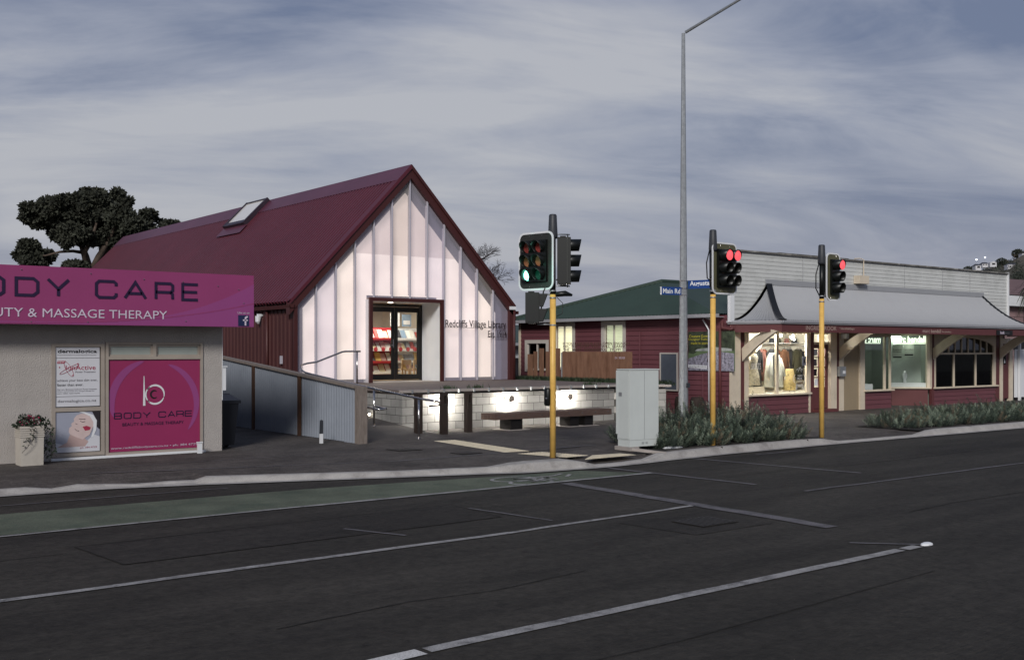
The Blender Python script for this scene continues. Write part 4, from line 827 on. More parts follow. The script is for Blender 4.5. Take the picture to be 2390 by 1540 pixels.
# ------------------------------------------------------------------ traffic signals
def rrect(w, h, r, n=5):
    pts = []
    for cx, cy, a in ((w/2-r,h/2-r,0),(-w/2+r,h/2-r,90),(-w/2+r,-h/2+r,180),(w/2-r,-h/2+r,270)):
        for i in range(n+1): t = rad(a+90*i/n); pts.append((cx+r*math.cos(t), cy+r*math.sin(t)))
    return pts
def head(par, c, ang, cols, rows, lit, board=None, col_w=.27, row_h=.24, r=.1, vis=.2, name='signal_head', tilt=True, square=False, front=False, border=True, bmat=None):
    """one signal head facing compass angle ang (street degrees)"""
    c = Vector(c); f = Vector((math.cos(rad(ang)), math.sin(rad(ang)), 0)); rt = Vector((-f.y, f.x, 0)); up = Vector((0,0,1))
    def P(a, b, d): return c+rt*a+up*b+f*d
    W_, H_ = col_w*cols, row_h*rows
    mb = MB(); mb.ext([P(-W_/2,-H_/2,-.2),P(W_/2,-H_/2,-.2),P(W_/2,H_/2,-.2),P(-W_/2,H_/2,-.2)], f*.235); hd = mb.build(name, mSig, par)
    if board:
        bw, bh = board; o = rrect(bw, bh, .13); i_ = rrect(bw-.065, bh-.065, .10)
        mb = MB(); mb.ext([P(a,b,-.03) for a, b in i_], f*.012); mb.build('backing_board', bmat or mSigB, hd)
        mb = MB(); n = len(o)
        for k in range(n if border else 0):
            a, b_, c_, d_ = o[k], o[(k+1) % n], i_[(k+1) % n], i_[k]
            for dd in (-.033, -.014): mb.quad(P(*a,dd),P(*b_,dd),P(*c_,dd),P(*d_,dd))
            mb.quad(P(*a,-.033),P(*b_,-.033),P(*b_,-.014),P(*a,-.014)); mb.quad(P(*d_,-.033),P(*c_,-.033),P(*c_,-.014),P(*d_,-.014))
        if border: mb.build('white_border', mWhite, hd)
        for a in (-bw*.18, bw*.18):
            for b_ in (-bh/2+.07, bh/2-.07): mb = MB(); mb.ball(P(a,b_,-.015), .009); mb.build('bolt', mSteel, hd)
    for i in range(cols):
        for j in range(rows):
            a0 = (i-(cols-1)/2)*col_w; b0 = ((rows-1)/2-j)*row_h; on = lit.get((i, j))
            d = .04 if not (on and front) else vis*.86
            mat = on or {0: mRedOff, 1: mAmbOff, 2: mGrnOff}[j if rows == 3 else (0 if j == 0 else 2)]
            rr = r*.98 if not (on and front) else r*1.02
            n = 20; mb = MB()
            if square: mb.ext([P(a0-r*.9,b0-r*.9,d),P(a0+r*.9,b0-r*.9,d),P(a0+r*.9,b0+r*.9,d),P(a0-r*.9,b0+r*.9,d)], f*.01)
            else:
                vs = [P(a0,b0,d+.02)]+[P(a0+rr*math.cos(2*math.pi*k/n), b0+rr*math.sin(2*math.pi*k/n), d) for k in range(n)]; mb.add(vs, [(0,1+k,1+(k+1) % n) for k in range(n)])
            mb.build('lens', mat, hd)
            mb = MB(); R = r*1.09; n = 24; vs = []; fs = []
            if square:
                for (p, q) in (((-R,R),(R,R)),((-R,-R),(-R,R)),((R,-R),(R,R))):
                    L1 = vis; l2 = vis*.55
                    mb.quad(P(a0+p[0],b0+p[1],.03),P(a0+q[0],b0+q[1],.03),P(a0+q[0],b0+q[1],L1 if q[1] > 0 else l2),P(a0+p[0],b0+p[1],L1 if p[1] > 0 else l2))
            else:
                for k in range(n+1):
                    t = rad(-62+304*k/n); q = max(0, math.sin(t)); L1 = vis*(.72+.28*math.sin(t)) if not front else vis*(.9+.1*math.sin(t))
                    for R2 in (R, R-.006): vs += [P(a0+R2*math.cos(t), b0+R2*math.sin(t), .03), P(a0+R2*math.cos(t), b0+R2*math.sin(t), L1)]
                for k in range(n): b = 4*k; fs += [(b,b+1,b+5,b+4),(b+3,b+2,b+6,b+7),(b+1,b+3,b+7,b+5)]
                mb.add(vs, fs)
            mb.build('visor', mSig, hd, True)
    mb = MB(); mb.bar(P(-W_/2,H_/2+.005,-.1),P(W_/2,H_/2+.005,-.1),.1,.03); mb.bar(P(-W_/2,-H_/2-.005,-.1),P(W_/2,-H_/2-.005,-.1),.1,.03); mb.build('bracket_plate', mSig, hd)
    return hd
def sigpole(name, lab, x, y, ztop, zy, lean=(0,0)):
    t = thing(name, lab, 'traffic light', (x, y, 0), 'traffic signals along the kerb')
    mb = MB(); mb.tube([(x,y,0),(x,y,zy)], .053, 20); mb.build('pole', mYellow, t, True)
    mb = MB(); mb.tube([(x,y,zy),(x,y,ztop-.35)], .05, 16); mb.build('upper_pole', mSig, t, True)
    mb = MB(); mb.tube([(x,y,ztop-.42),(x,y,ztop-.38),(x,y,ztop-.02),(x,y,ztop)], [.075,.085,.068,.055], 20); mb.build('cap', mPlastic, t, True)
    for z in (zy-.06, zy+.06): mb = MB(); mb.tube([(x,y,z-.012),(x,y,z+.012)], .06, 18); mb.build('clamp', mGalv, t, True)
    return t
def arm(par, a, b, r=.012):
    mb = MB(); mb.tube([a, b], r, 8); mb.build('mounting_arm', mGalv, par, True)
def cable(par, pts, r=.012): mb = MB(); mb.tube(pts, r, 6); mb.build('cable', mBlack, par, True)
x, y = 12.01, 14.22
t1 = sigpole('traffic_signal', 'yellow traffic signal with green light lit, nearest the round wall lamps', x, y, 4.24, 2.85)
head(t1, (x-.16, y+.29, 3.44), 190, 2, 3, {(0,2): mGreenLit}, (.80,1.02), .27, .24, .098, .2)
head(t1, (x+.28, y-.10, 3.44), 318, 1, 3, {}, (.34,1.0), .26, .27, .1, .22, front=True, border=False)
head(t1, (x-.22, y+.16, 2.62), 318, 1, 2, {}, None, .27, .26, .1, .18, square=True)
for z in (3.0, 3.9): arm(t1, (x,y,z), (x+.3,y-.1,z)); arm(t1, (x,y,z), (x-.1,y+.25,z))
for z in (2.85, 2.33): arm(t1, (x,y,z), (x-.22,y+.16,z))
for z in (2.32,): mb = MB(); mb.tube([(x,y,z-.012),(x,y,z+.012)], .06, 18); mb.build('clamp', mGalv, t1)
mb = MB(); mb.tube([(x+.03,y-.02,2.85),(x+.2,y-.1,2.87),(x+.3,y-.17,2.84)], [.045,.05,.02], 10); mb.build('detector', mSig, t1, True)
cable(t1, [(x+.05,y-.03,3.1),(x+.12,y-.08,3.15),(x+.17,y-.12,3.3),(x+.19,y-.12,3.5)]); cable(t1, [(x+.06,y-.04,2.8),(x+.14,y-.1,2.7),(x+.13,y-.1,2.52),(x+.05,y-.04,2.47)], .006); cable(t1, [(x-.05,y+.03,3.1),(x-.13,y+.1,2.9),(x-.17,y+.13,2.5)])
t = thing('push_button', 'black pedestrian push button box on the left of the yellow pole', 'push button', (x-.06,y+.06,1.0)); mb = MB(); mb.loft([(x-.085,y+.05,.92,.03,.05),(x-.085,y+.05,.95,.05,.065),(x-.085,y+.05,1.2,.05,.065),(x-.085,y+.05,1.23,.03,.05)], 12); mb.build('case', mSig, t, True); mb = MB(); mb.ball((x-.13,y+.02,1.05), .02); mb.build('button', mSteel, t)
light('green_glow', 'POINT', (x-.55, y+.06, 3.2), 5, (.35,1,.75), .06, None, t1)
x, y = 16.11, 14.19
t2_ = sigpole('traffic_signal', 'yellow traffic signal with a pair of red lights, growing out of the near hedge', x, y, 4.25, 2.98)
head(t2_, (x+.30, y-.06, 3.5), 272, 2, 3, {(0,0): mRedLit, (1,0): mRedLit}, (.76,1.03), .25, .25, .103, .24, front=True, bmat=mSigO)
for z in (3.1, 3.9): arm(t2_, (x,y,z), (x+.25,y+.08,z))
for z in (3.85, 3.05): mb = MB(); mb.tube([(x,y,z-.015),(x,y,z+.015)], .065, 18); mb.build('clamp', mGalv, t2_)
cable(t2_, [(x-.05,y+.03,3.9),(x-.12,y+.06,3.6),(x-.1,y+.06,3.3),(x-.05,y+.03,3.25)])
x, y = 19.4, 14.03
t3 = sigpole('traffic_signal', 'yellow traffic signal with a single red light, farthest along the kerb', x, y, 4.14, 2.98)
head(t3, (x+.30, y-.10, 3.46), 272, 1, 3, {(0,0): mRedLit}, (.52,1.03), .25, .25, .103, .24, front=True, bmat=mSigO)
for z in (3.1, 3.75): arm(t3, (x,y,z), (x+.25,y+.05,z))
cable(t3, [(x-.05,y+.03,3.75),(x-.12,y+.06,3.5),(x-.12,y+.06,3.2),(x-.04,y+.03,3.05)]); cable(t3, [(x+.05,y,3.1),(x+.12,y,3.02),(x+.18,y,3.15)])
# street lamp
lx, ly = at(1595, 984, 28)[:2]
t = thing('street_lamp', 'tall galvanised octagonal street lamp column with an angled outreach arm', 'street lamp', (lx, ly, 0))
mb = MB(); mb.tube([(lx,ly,0),(lx,ly,1.1),(lx,ly,1.12),(lx,ly,10.15)], [.125,.12,.115,.045], 8); mb.build('column', mGalv, t)
a = at(1600, 76, 28); b = at(1726, 0, 27.0); d = (b-a); e_ = a+d*1.5
mb = MB(); mb.tube([a, e_], [.042,.03], 8); mb.build('outreach_arm', mGalv, t)
mb = MB(); hd = d.normalized(); mb.bar(e_, e_+Vector((hd.x,hd.y,0)).normalized()*.7, .25, .1); mb.build('lamp_head', mGalv, t)
mb = MB(); mb.box(lx-.02, lx+.1, ly-.14, ly-.1, .9, 1.02); mb.build('inspection_door', mPlastic, t)
# street name signs
sdir = Vector((at(1665,780,27.4)-at(1605,780,28)).to_tuple()); 
def namesign(lab, txt, p0, p1, zc, h, white_end=False):
    p0, p1 = Vector(p0), Vector(p1); r = (p1-p0); r.z = 0; w_ = r.length; r.normalize(); nn = r.cross(Vector((0,0,1)))
    t = thing('street_name_sign', lab, 'sign', (p0.x, p0.y, zc-h/2), 'street name signs on the lamp column'); c = (p0+p1)/2; c.z = zc
    mb = MB(); mb.bar(Vector((p0.x,p0.y,zc)), Vector((p1.x,p1.y,zc)), .012, h); mb.build('blade', mBlue, t)
    o = Vector((p0.x,p0.y,zc-h*.32))+nn*.008; text(txt, o+r*(.12*w_ if white_end else .08*w_), r, (0,0,1), w_*.82, h*.62 if 'g' not in txt else h*.74, mWhite, t, d=.002, bold=.02)
    if white_end: mb = MB(); mb.bar(Vector((p0.x,p0.y,zc))-r*.0, Vector((p0.x,p0.y,zc))+r*.06*w_, .016, h); mb.build('white_end', mWhite, t)
    return t, r, nn
pA = at(1541, 679, 27.6); pB = at(1590, 681, 27.9)
ts, r_, n_ = namesign('blue street name blade lettered Main Rd, left of the lamp column', 'Main Rd', (pA.x,pA.y,0), (pB.x,pB.y,0), 3.41, .205, True)
pA = at(1606, 664, 28); pB = at(1662, 662, 27.6)
ts2, r2, n2_ = namesign('blue street name blade lettered Augusta, right of the lamp column', 'Augusta', (pA.x,pA.y,0), (pB.x,pB.y,0), 3.585, .22)
for z, tt in ((3.50,ts),(3.31,ts),(3.69,ts2),(3.48,ts2)): mb = MB(); mb.tube([(lx,ly,z-.01),(lx,ly,z+.01)], .105, 12); mb.build('clamp', mSteel, tt)
# service cabinet
t = thing('service_cabinet', 'tall pale grey-green utility cabinet on a concrete plinth at the path corner', 'cabinet', tuple(at(1470,1046,20)[:2])+(0,))
n0 = at(1470, 1040, 20.0); rr0 = at(1537, 1040, 20.4); e1 = Vector((rr0.x-n0.x, rr0.y-n0.y, 0)); w1 = e1.length; e1.normalize(); e2 = Vector((-e1.y, e1.x, 0)); D_ = .36
def cabox(mb, a0, a1, b0, b1, z0, z1):
    q = lambda a, b, z: Vector((n0.x, n0.y, z))+e1*a+e2*b
    mb.ext([q(a0,b0,z0),q(a1,b0,z0),q(a1,b1,z0),q(a0,b1,z0)], (0,0,z1-z0))
mb = MB(); cabox(mb, 0, w1, 0, D_, .2, 1.51); mb.build('body', mCab, t)
mb = MB(); cabox(mb, .005, w1-.01, .005, D_-.01, .075, .197); mb.build('base', mCab, t)
mb = MB(); cabox(mb, -.012, w1+.012, -.012, D_+.012, 1.511, 1.53); mb.build('roof', mCab, t)
mb = MB(); cabox(mb, -.02, w1*.3, -.02, D_+.06, 0, .073); mb.build('plinth', mConc, t)
mb = MB(); cabox(mb, -.007, -.001, .02, D_-.02, .22, 1.49); dr = mb.build('door', mCab, t); mb = MB(); cabox(mb, -.013, -.008, .22, .31, 1.02, 1.09); mb.build('lock_plate', mGalv, dr)
mb = MB(); cabox(mb, -.012, -.007, D_-.02, D_+.03, .3, 1.5); mb.build('hinge_strip', mCab, t)
mb = MB(); cabox(mb, w1*.5-.003, w1*.5+.003, -.004, -.001, .21, 1.5); mb.build('seam', mGalv, t)
for a in (.42, .55):
    for z in (.12,.135,.15): mb = MB(); cabox(mb, w1*a, w1*a+.05, .0, .004, z, z+.006); mb.build('vent', mGalv, t)
mb = MB(); mb.bar(at(1475,1048,19.7), at(1555,1058,19.6)+Vector((0,0,0)), .1, .05); t = mb.build('kerb_offcut', mConc); tags(t, 'loose concrete edging strip lying at the foot of the utility cabinet', 'concrete strip')
mb = MB(); mb.loft([(*at(1570,1046,20.6)[:2],0,.3,.12),(*at(1570,1046,20.6)[:2],.035,.2,.07)], 9); t = mb.build('plastic_sheet', mWhite); tags(t, 'pale scrap of sheeting on the mulch in front of the near hedge', 'sheet scrap')

# ------------------------------------------------------------------ weatherboard shop row on the right
RX, RN, RE = 23.3, 19.9, 38.6
row = thing('shop_row', 'maroon and cream weatherboard shops behind a pale boarded parapet with a curved grey awning', 'shop', (30, RN, 0))
# side wall facing the library
sw = [(25.0-.81,25.19-0,1.2,2.7)]
side_holes = [(26.55,27.42,1.3,2.66),(24.17,25.03,1.3,2.66),(27.9,28.92,1.25,2.1)]
mb = MB(); boards(mb, lambda a, o, z: (RX-o, a, z), RN+.02, 29.3, 0, 2.86, .145, side_holes); mb.build('side_wall', mRedWB, row)
mb = MB(); mb.box(RX-.04, RX+.06, 29.3, 29.4, 0, 2.86); mb.build('corner_board', mCream, row)
mb = MB(); mb.box(RX, RE, 29.3, 29.38, 0, 2.86); mb.box(RE-.06, RE, RN+.3, 29.3, 0, 2.86); mb.build('rear_wall', mRedWB, row)
mPaleF = M('pale_window_paint', 'b9b2aa', .55, 0, .05)
for (a, b, c, d), lit in zip(side_holes, (1, 1, 0)):
    mb = MB(); w = .12
    mb.box(RX-.05, RX-.02, a-w, a, c-w, d+w); mb.box(RX-.05, RX-.02, b, b+w, c-w, d+w); mb.box(RX-.05, RX-.02, a, b, d, d+w); mb.box(RX-.08, RX-.02, a-.0, b+.0, c-w*.6, c); m_ = (a+b)/2; mb.box(RX-.02, RX+.03, m_-.02, m_+.02, c, d)
    for q in (a, b-.03): mb.box(RX-.02, RX+.03, q, q+.03, c, d)
    wi = mb.build('window', mPaleF, row); mb = MB(); mb.box(RX+.03, RX+.035, a, b, c, d); mb.build('pane', mGlass if lit else mDarkGlass, wi)
    if lit:
        mb = MB()
        for k in range(30): z = c+.02+k*(d-c-.04)/30; mb.ext([(RX+.06,a+.02,z),(RX+.085,a+.02,z+.035),(RX+.088,a+.02,z+.035),(RX+.063,a+.02,z)], (0,b-a-.04,0))
        mb.box(RX+.1, RX+.11, a, b, c, d); mb.build('blind', mBlind if a > 26 else EM('dim_blind','dfe0c8',.38), wi)
    else: mb = MB(); mb.box(RX+.12, RX+.13, a, b, c, d); mb.build('dark_room', mBlack, wi)  # black sheet close behind the pane, coloured for the darkness of an unlit room
mb = MB(); frame2 = (21.83,22.55,.67,1.8)
mb.box(RX-.06, RX-.03, 21.87, 22.51, .71, 1.76); pnl = mb.build('grey_panel', M('grey_hatch','565c66',.5,.2,.12,2), row); mb = MB()
for (a, b, c, d) in ((21.83,21.87,.67,1.8),(22.51,22.55,.67,1.8),(21.87,22.51,1.76,1.8),(21.87,22.51,.67,.71)): mb.box(RX-.075, RX-.03, a, b, c, d)
mb.build('panel_frame', mPaleF, pnl)
for yy, mt in ((23.4, mRedWB),(20.85, mRedWB)): mb = MB(); mb.tube([(RX-.06,yy,.1),(RX-.06,yy,2.45 if yy > 22 else 1.25)], .022, 8); mb.build('downpipe', mt, row)
mb = MB(); mb.tube([(RX-.07,20.12,2.7),(RX-.07,20.12,2.5),(RX-.07,19.8,2.46),(RX-.02,19.75,2.5)], .045, 10); mb.tube([(RX-.07,20.2,2.5),(RX-.07,20.2,0)], .04, 8); mb.build('downpipe', mRedP, row, True)
mb = MB(); mb.tube([(RX-.08,20.55,2.75),(RX-.1,20.75,2.82),(RX-.12,20.8,2.75),(RX-.1,20.7,2.6),(RX-.07,20.62,2.45),(RX-.06,20.62,.1)], .022, 8); mb.build('conduit', mWhite, row, True)
# hipped green roof behind
c1, c2, c3, c4 = (RX-.25,RN+.3,2.9), (RE,RN+.3,2.9), (RE,29.65,2.9), (RX-.25,29.65,2.9); r1, r2 = (25.75,24.9,4.12), (36,24.9,4.12)
def corr_tri(mb, top, bl, br, n, h, nrm):
    T_, B0, B1, nn = Vector(top), Vector(bl), Vector(br), Vector(nrm).normalized()
    for i in range(n):
        a = B0.lerp(B1, i/n); m2 = B0.lerp(B1, (i+.5)/n)+nn*h; c = B0.lerp(B1, (i+1)/n)
        mb.quad(a, m2, T_); mb.quad(m2, c, T_)
mb = MB()
def corr_quad(mb, t0, t1, b0, b1, n, h, nrm):
    t0, t1, b0, b1, nn = Vector(t0), Vector(t1), Vector(b0), Vector(b1), Vector(nrm).normalized()
    for i in range(n):
        for (f, g, ha, hb) in ((i/n,(i+.5)/n,0,h),((i+.5)/n,(i+1)/n,h,0)): mb.quad(b0.lerp(b1,f)+nn*ha, b0.lerp(b1,g)+nn*hb, t0.lerp(t1,g)+nn*hb, t0.lerp(t1,f)+nn*ha)
# the hip end facing the library, ribs running with the fall
n = 64; A, B = Vector(c4), Vector(c1); 
for i in range(n):
    for (f, g, ha, hb) in ((i/n,(i+.5)/n,0,.03),((i+.5)/n,(i+1)/n,.03,0)):
        def topof(t):
            yy = A.lerp(B, t).y; k = (29.65-yy)/(29.65-24.9) if yy > 24.9 else (yy-(RN+.3))/(24.9-RN-.3); k = max(0,min(1,k)); return Vector((RX-.25+(r1[0]-RX+.25)*k, yy, 2.9+(4.12-2.9)*k))
        a, b = A.lerp(B,f), A.lerp(B,g); u = Vector((-.4,0,1)).normalized(); mb.quad(a+u*ha, b+u*hb, topof(g)+u*hb, topof(f)+u*ha)
corr_quad(mb, r1, r2, c1, c2, 150, .02, (0,-.25,1)); corr_quad(mb, r2, r1, c3, c4, 150, .02, (0,.25,1)); mb.quad(c2, c3, r2)
mb.build('roof', mGreenRoof, row)
mb = MB(); mb.tube([Vector(c4)+Vector((0,0,.04)), Vector(r1)+Vector((0,0,.04)), Vector(r2)+Vector((0,0,.04))], .06, 6); mb.build('ridge_cap', mGreenRoof, row)
mb = MB(); mb.box(RX-.36, RX-.22, RN+.2, 29.75, 2.8, 2.9); mb.box(RX-.22, RX+.0, RN+.2, 29.7, 2.8, 2.82); mb.box(RX-.34, RE, 29.65, 29.78, 2.8, 2.9); mb.build('gutter', mGutter, row)
# parapet
mb = MB(); boards(mb, lambda a, o, z: (a, RN-.05-o, z), RX+.05, RE, 2.55, 4.66, .118, (), .012, .1); mb.build('parapet', mWB, row)
mb = MB(); mb.box(RX-.02, RE+.03, RN-.13, RN+.1, 4.66, 4.70); mb.box(RX+2, RX+5.4, RN-.14, RN+.02, 4.70, 4.715); mb.build('parapet_cap', M('weathered_cap','6d6a66',.8,0,.3,3,dirt=('b5b3ae',.8,1.5)), row)
mb = MB(); mb.box(RX-.12, RX+.05, RN-.12, RN-.02, 2.66, 3.4); mb.build('corner_board', mWhite, row); mb = MB(); mb.box(RE, RE+.06, RN-.12, RN+.02, 2.4, 4.72); mb.build('corner_board', mWhite, row)
for x in (26.5,29.6,31.9,34.2,36.0): mb = MB(); mb.box(x, x+.012, RN-.068, RN-.06, 3.9, 4.66); mb.build('board_joint', mGutter, row)
mb = MB(); mb.box(29.07, 29.55, RN-.3, RN-.065, 3.95, 4.2); mb.tube([(29.52,RN-.12,4.2),(29.52,RN-.12,4.72),(29.4,RN-.05,4.76),(29.2,RN,4.74)], .018, 8); mb.build('electrical_box', mCream, row)
# curved awning
AT, AB, AO = 3.77, 2.69, 1.3
def az(p): return AB+(AT-AB)*(1-p)**1.9
def wallL(p): return Vector((24.9-1.6*p, RN-.07, az(p)))
def hipL(p): return Vector((24.9-1.0*p, RN-.07-AO*p+.0, az(p)))
def hipR(p): return Vector((36.8+1.6*p, RN-.07-AO*p, az(p)))
mb = MB(); NP = 12; pit = .1; NX = int(14.6/pit)*2
vs = []; 
for j in range(NP+1):
    p = j/NP; L0, R0 = hipL(p), hipR(p)
    for i in range(NX+1):
        # ribs stay parallel: sample fixed x, clipped to the hips
        x = 23.9+i*(14.5/NX); x2 = min(max(x, L0.x), R0.x); vs.append((x2, L0.y, L0.z+(.03 if i % 2 else -.03)))
mb.add(vs, [(j*(NX+1)+i, j*(NX+1)+i+1, (j+1)*(NX+1)+i+1, (j+1)*(NX+1)+i) for j in range(NP) for i in range(NX)])
mb.build('awning', mAwning, row)
mb = MB(); vs = []; NS = 26
for j in range(NP+1):
    p = j/NP; a, b = wallL(p), hipL(p)
    for i in range(NS+1): q = a.lerp(b, i/NS); vs.append((q.x, q.y, q.z+(.02 if i % 2 else -.02)*p))
mb.add(vs, [(j*(NS+1)+i, j*(NS+1)+i+1, (j+1)*(NS+1)+i+1, (j+1)*(NS+1)+i) for j in range(NP) for i in range(NS)]); mb.build('awning_end', mAwning, row)
mb = MB(); mb.box(24.75, 36.9, RN-.1, RN-.065, AT-.01, AT+.15); mb.build('awning_flashing', mAwning, row)
mDkF = M('black_flashing', '18191c', .5, .2, .1)
for fn, dx in ((wallL,.09),(hipL,.13)):
    mb = MB()
    for j in range(NP):
        a, b = fn(j/NP), fn((j+1)/NP); o = Vector((0,-.02,.03)); d = Vector((dx,0,.0)); mb.ext([a+o-d, a+o+d, b+o+d, b+o-d], (0,0,.012))
    mb.build('hip_flashing', mDkF, row)
mb = MB()
for j in range(NP): a, b = hipR(j/NP), hipR((j+1)/NP); o = Vector((0,-.02,.03)); d = Vector((.06,0,0)); mb.ext([a+o-d, a+o+d, b+o+d, b+o-d], (0,0,.012))
mb.build('hip_flashing', mDkF, row)
path = [Vector((23.27,RN-.02,0)), Vector((23.88,18.56,0)), Vector((38.7,18.56,0)), Vector((38.75,RN,0))]
def belt(mb, z0, z1, t, out_=0):
    for a, b in zip(path, path[1:]):
        d = (b-a).normalized(); nn = Vector((d.y,-d.x,0)); a2 = a+nn*out_-d*out_; b2 = b+nn*out_+d*out_; mb.ext([a2+Vector((0,0,z0)), b2+Vector((0,0,z0)), b2-nn*t+Vector((0,0,z0)), a2-nn*t+Vector((0,0,z0))], (0,0,z1-z0))
mb = MB(); belt(mb, 2.605, 2.64, .1, .05); belt(mb, 2.642, 2.69, .1, .075); mb.build('gutter', mGutter, row)
mb = MB(); belt(mb, 2.375, 2.6, .04, 0); mb.build('fascia', mRedP, row)
mb = MB(); mb.quad((23.35,RN-.03,2.5),(23.95,18.62,2.5),(38.65,18.62,2.5),(38.65,RN-.03,2.5)); mb.build('soffit', mCream, row)
yf = 18.56; mLetC = M('pale_gold_lettering', 'b9a79b', .5)
text('INGRID BROOK', (24.94,yf,2.44), R_, U_, 1.42, .12, mLetC, row, d=.004, bold=-.01); text('*  Fashion & Bridal Designer', (26.5,yf,2.45), R_, U_, .75, .085, mLetC, row, d=.004)
text('marc bendall', (30.86,yf,2.42), R_, U_, 1.05, .115, mLetC, row, d=.004); text('fine jewellery', (31.98,yf,2.42), R_, U_, .55, .07, mLetC, row, d=.004)
mb = MB(); mb.box(35.39, 36.48, yf-.015, yf, 2.39, 2.55); mb.build('black_plate', mBlack, row); text('look', (35.62,yf-.016,2.42), R_, U_, .3, .1, mPale, row, d=.004, bold=.03); text('eyewear', (35.96,yf-.016,2.42), R_, U_, .3, .05, mInkG, row, d=.004)
# curved brackets
for k, x in enumerate((23.8, 28.38, 33.68, 38.15)):
    mb = MB(); L0 = None
    for i in range(11):
        t = i/10; bz = lambda p0, p1, p2: (1-t)**2*p0+2*t*(1-t)*p1+t*t*p2
        a = Vector((x-.05, bz(19.86,19.5,18.95), bz(1.92,2.24,2.47))); b = Vector((x-.05, bz(19.84,19.3,18.62), bz(1.56,2.04,2.40)))
        if L0: mb.ext([L0[0], a, b, L0[1]], (.1,0,0))
        L0 = (a, b)
    mb.build('awning_bracket', mCream, row)
# shopfront
def bar_(x0, x1, z0, z1, mat, name, y0=RN-.04, y1=RN+.08): mb = MB(); mb.box(x0, x1, y0, y1, z0, z1); return mb.build(name, mat, row)
bar_(23.3,23.69,0,2.42,mCream,'pilaster',RN-.06,RN+.1); bar_(23.692,23.878,0,2.42,mRedP,'pilaster',RN-.03,RN+.08); bar_(23.88,24.05,0,2.42,mCream,'pilaster',RN-.05,RN+.08)
bar_(26.93,27.1,0,2.42,mRedP,'pilaster',RN-.03); bar_(27.9,28.2,0,2.42,mCream,'pilaster',RN-.06); bar_(28.202,28.348,0,2.42,mRedP,'pilaster',RN-.03); bar_(28.35,28.58,0,2.42,mCream,'pilaster',RN-.05)
bar_(28.58,29.43,0,2.42,mBeige,'rendered_wall',RN+.0,RN+.1); bar_(29.43,29.68,0,2.42,mCream,'pilaster',RN-.06)
bar_(33.4,33.6,0.6,2.42,mCream,'pilaster'); bar_(33.602,33.75,0,2.42,mRedP,'pilaster',RN-.03); bar_(37.87,38.12,0,2.42,mRedP,'pilaster',RN-.03); bar_(38.14,38.34,0,2.42,mCream,'pilaster',RN-.05); bar_(38.34,38.6,0,2.42,mRedP,'pilaster',RN+.02)
for (a, b) in ((24.05,26.84),(29.68,31.2),(33.75,37.87)):
    mb = MB(); boards(mb, lambda p, o, z: (p, RN-.01-o, z), a, b, 0, .56, .145); mb.build('stall_riser', mRedWB, row)
    mb = MB(); mb.box(a-.05, b+.05, RN-.12, RN+.05, .56, .61); mb.build('sill', mCream, row)
mb = MB(); mb.box(26.84,26.93,RN-.03,RN+.06,0,2.42); mb.build('corner_board', mCream, row)
mb = MB(); mb.box(24.05,26.84,RN-.02,RN+.05,2.36,2.42); mb.box(25.33,25.43,RN-.02,RN+.05,.61,2.36); mb.box(26.76,26.84,RN-.02,RN+.05,.61,2.36); w1_ = mb.build('shop_window', mCream, row)
mb = MB(); mb.box(24.05,25.33,RN+.01,RN+.02,.61,2.36); mb.build('pane', mGlass, w1_); mb = MB(); mb.box(25.43,26.76,RN+.01,RN+.02,.61,2.36); mb.build('pane', mGlass, w1_)
# display space
def room(a, b, y1, z0, z1, mat, fl=None):
    mb = MB(); mb.box(a, b, y1, y1+.05, z0, z1); mb.box(a-.05, a, RN+.1, y1, z0, z1); mb.box(b, b+.05, RN+.1, y1, z0, z1); mb.box(a, b, RN+.1, y1, z1, z1+.04); mb.box(a, b, RN+.1, y1, z0-.04, z0); return mb.build('display_space', mat, row)
mIn2 = M('display_wall','dcd6c8',.8,0,.06,2)
room(24.0, 28.6, 21.9, .6, 2.6, mIn2)
for i, x in enumerate((25.15,26.05,26.62)):
    mb = MB(); mb.ball((x,20.28,2.31), .035); mb.build('spot_bulb', EM('spot_bulb','fff4e0',60), row); mb = MB(); mb.tube([(x,20.3,2.6),(x,20.3,2.36)], .03, 8); mb.build('spot_body', mWhite, row)
    light('spot_lamp', 'POINT', (x, 20.3, 2.24), 75, (1,.96,.89), .04, None, row)
mb = MB(); mb.bar((27.05,20.7,2.28),(27.5,20.9,2.2),.05,.05); mb.build('fluorescent_tube', mBulb, row)
text("HATS", (24.18,RN-.001,1.9), R_, U_, .22, .13, mWhite, w1_, d=.003, bold=-.01); text("COATS", (24.2,RN-.001,1.62), R_, U_, .33, .15, mWhite, w1_, d=.003, bold=-.01); text("SKIRTS", (24.22,RN-.001,1.33), R_, U_, .42, .17, mWhite, w1_, d=.003, bold=-.01)
yl_ = RN-.004
mb = MB(); arcribbon(mb, 26.29, 1.02, .14, .14, 110, 250, yl_, .02, .02); arcribbon(mb, 26.55, 1.02, .14, .14, -70, 70, yl_, .02, .02)
for sgn in (-1, 1):
    for (cx, cz, r, a0, a1) in ((.1,1.26,.055,0,270),(.04,1.29,.05,60,200),(.1,.8,.07,-90,200),(.17,.76,.055,90,360),(.05,.86,.08,180,330)):
        arcribbon(mb, 26.44+sgn*cx, cz, r, r*.6, a0, a1, yl_, .02, .012, 18, sgn)
arcribbon(mb, 26.44, 1.31, .05, .03, 20, 160, yl_, .03, .03); mb.build('scroll_emblem', mWhite, w1_)
text('INGRID', (26.34,yl_,1.08), R_, U_, .22, .06, mWhite, w1_, d=.001); text('BROOK', (26.33,yl_,1.0), R_, U_, .23, .06, mWhite, w1_, d=.001); mb = MB(); mb.box(26.32,26.57,yl_-.001,yl_,.955,.962); mb.box(26.34,26.55,yl_-.001,yl_,.93,.937); mb.build('emblem_lines', mWhite, w1_)
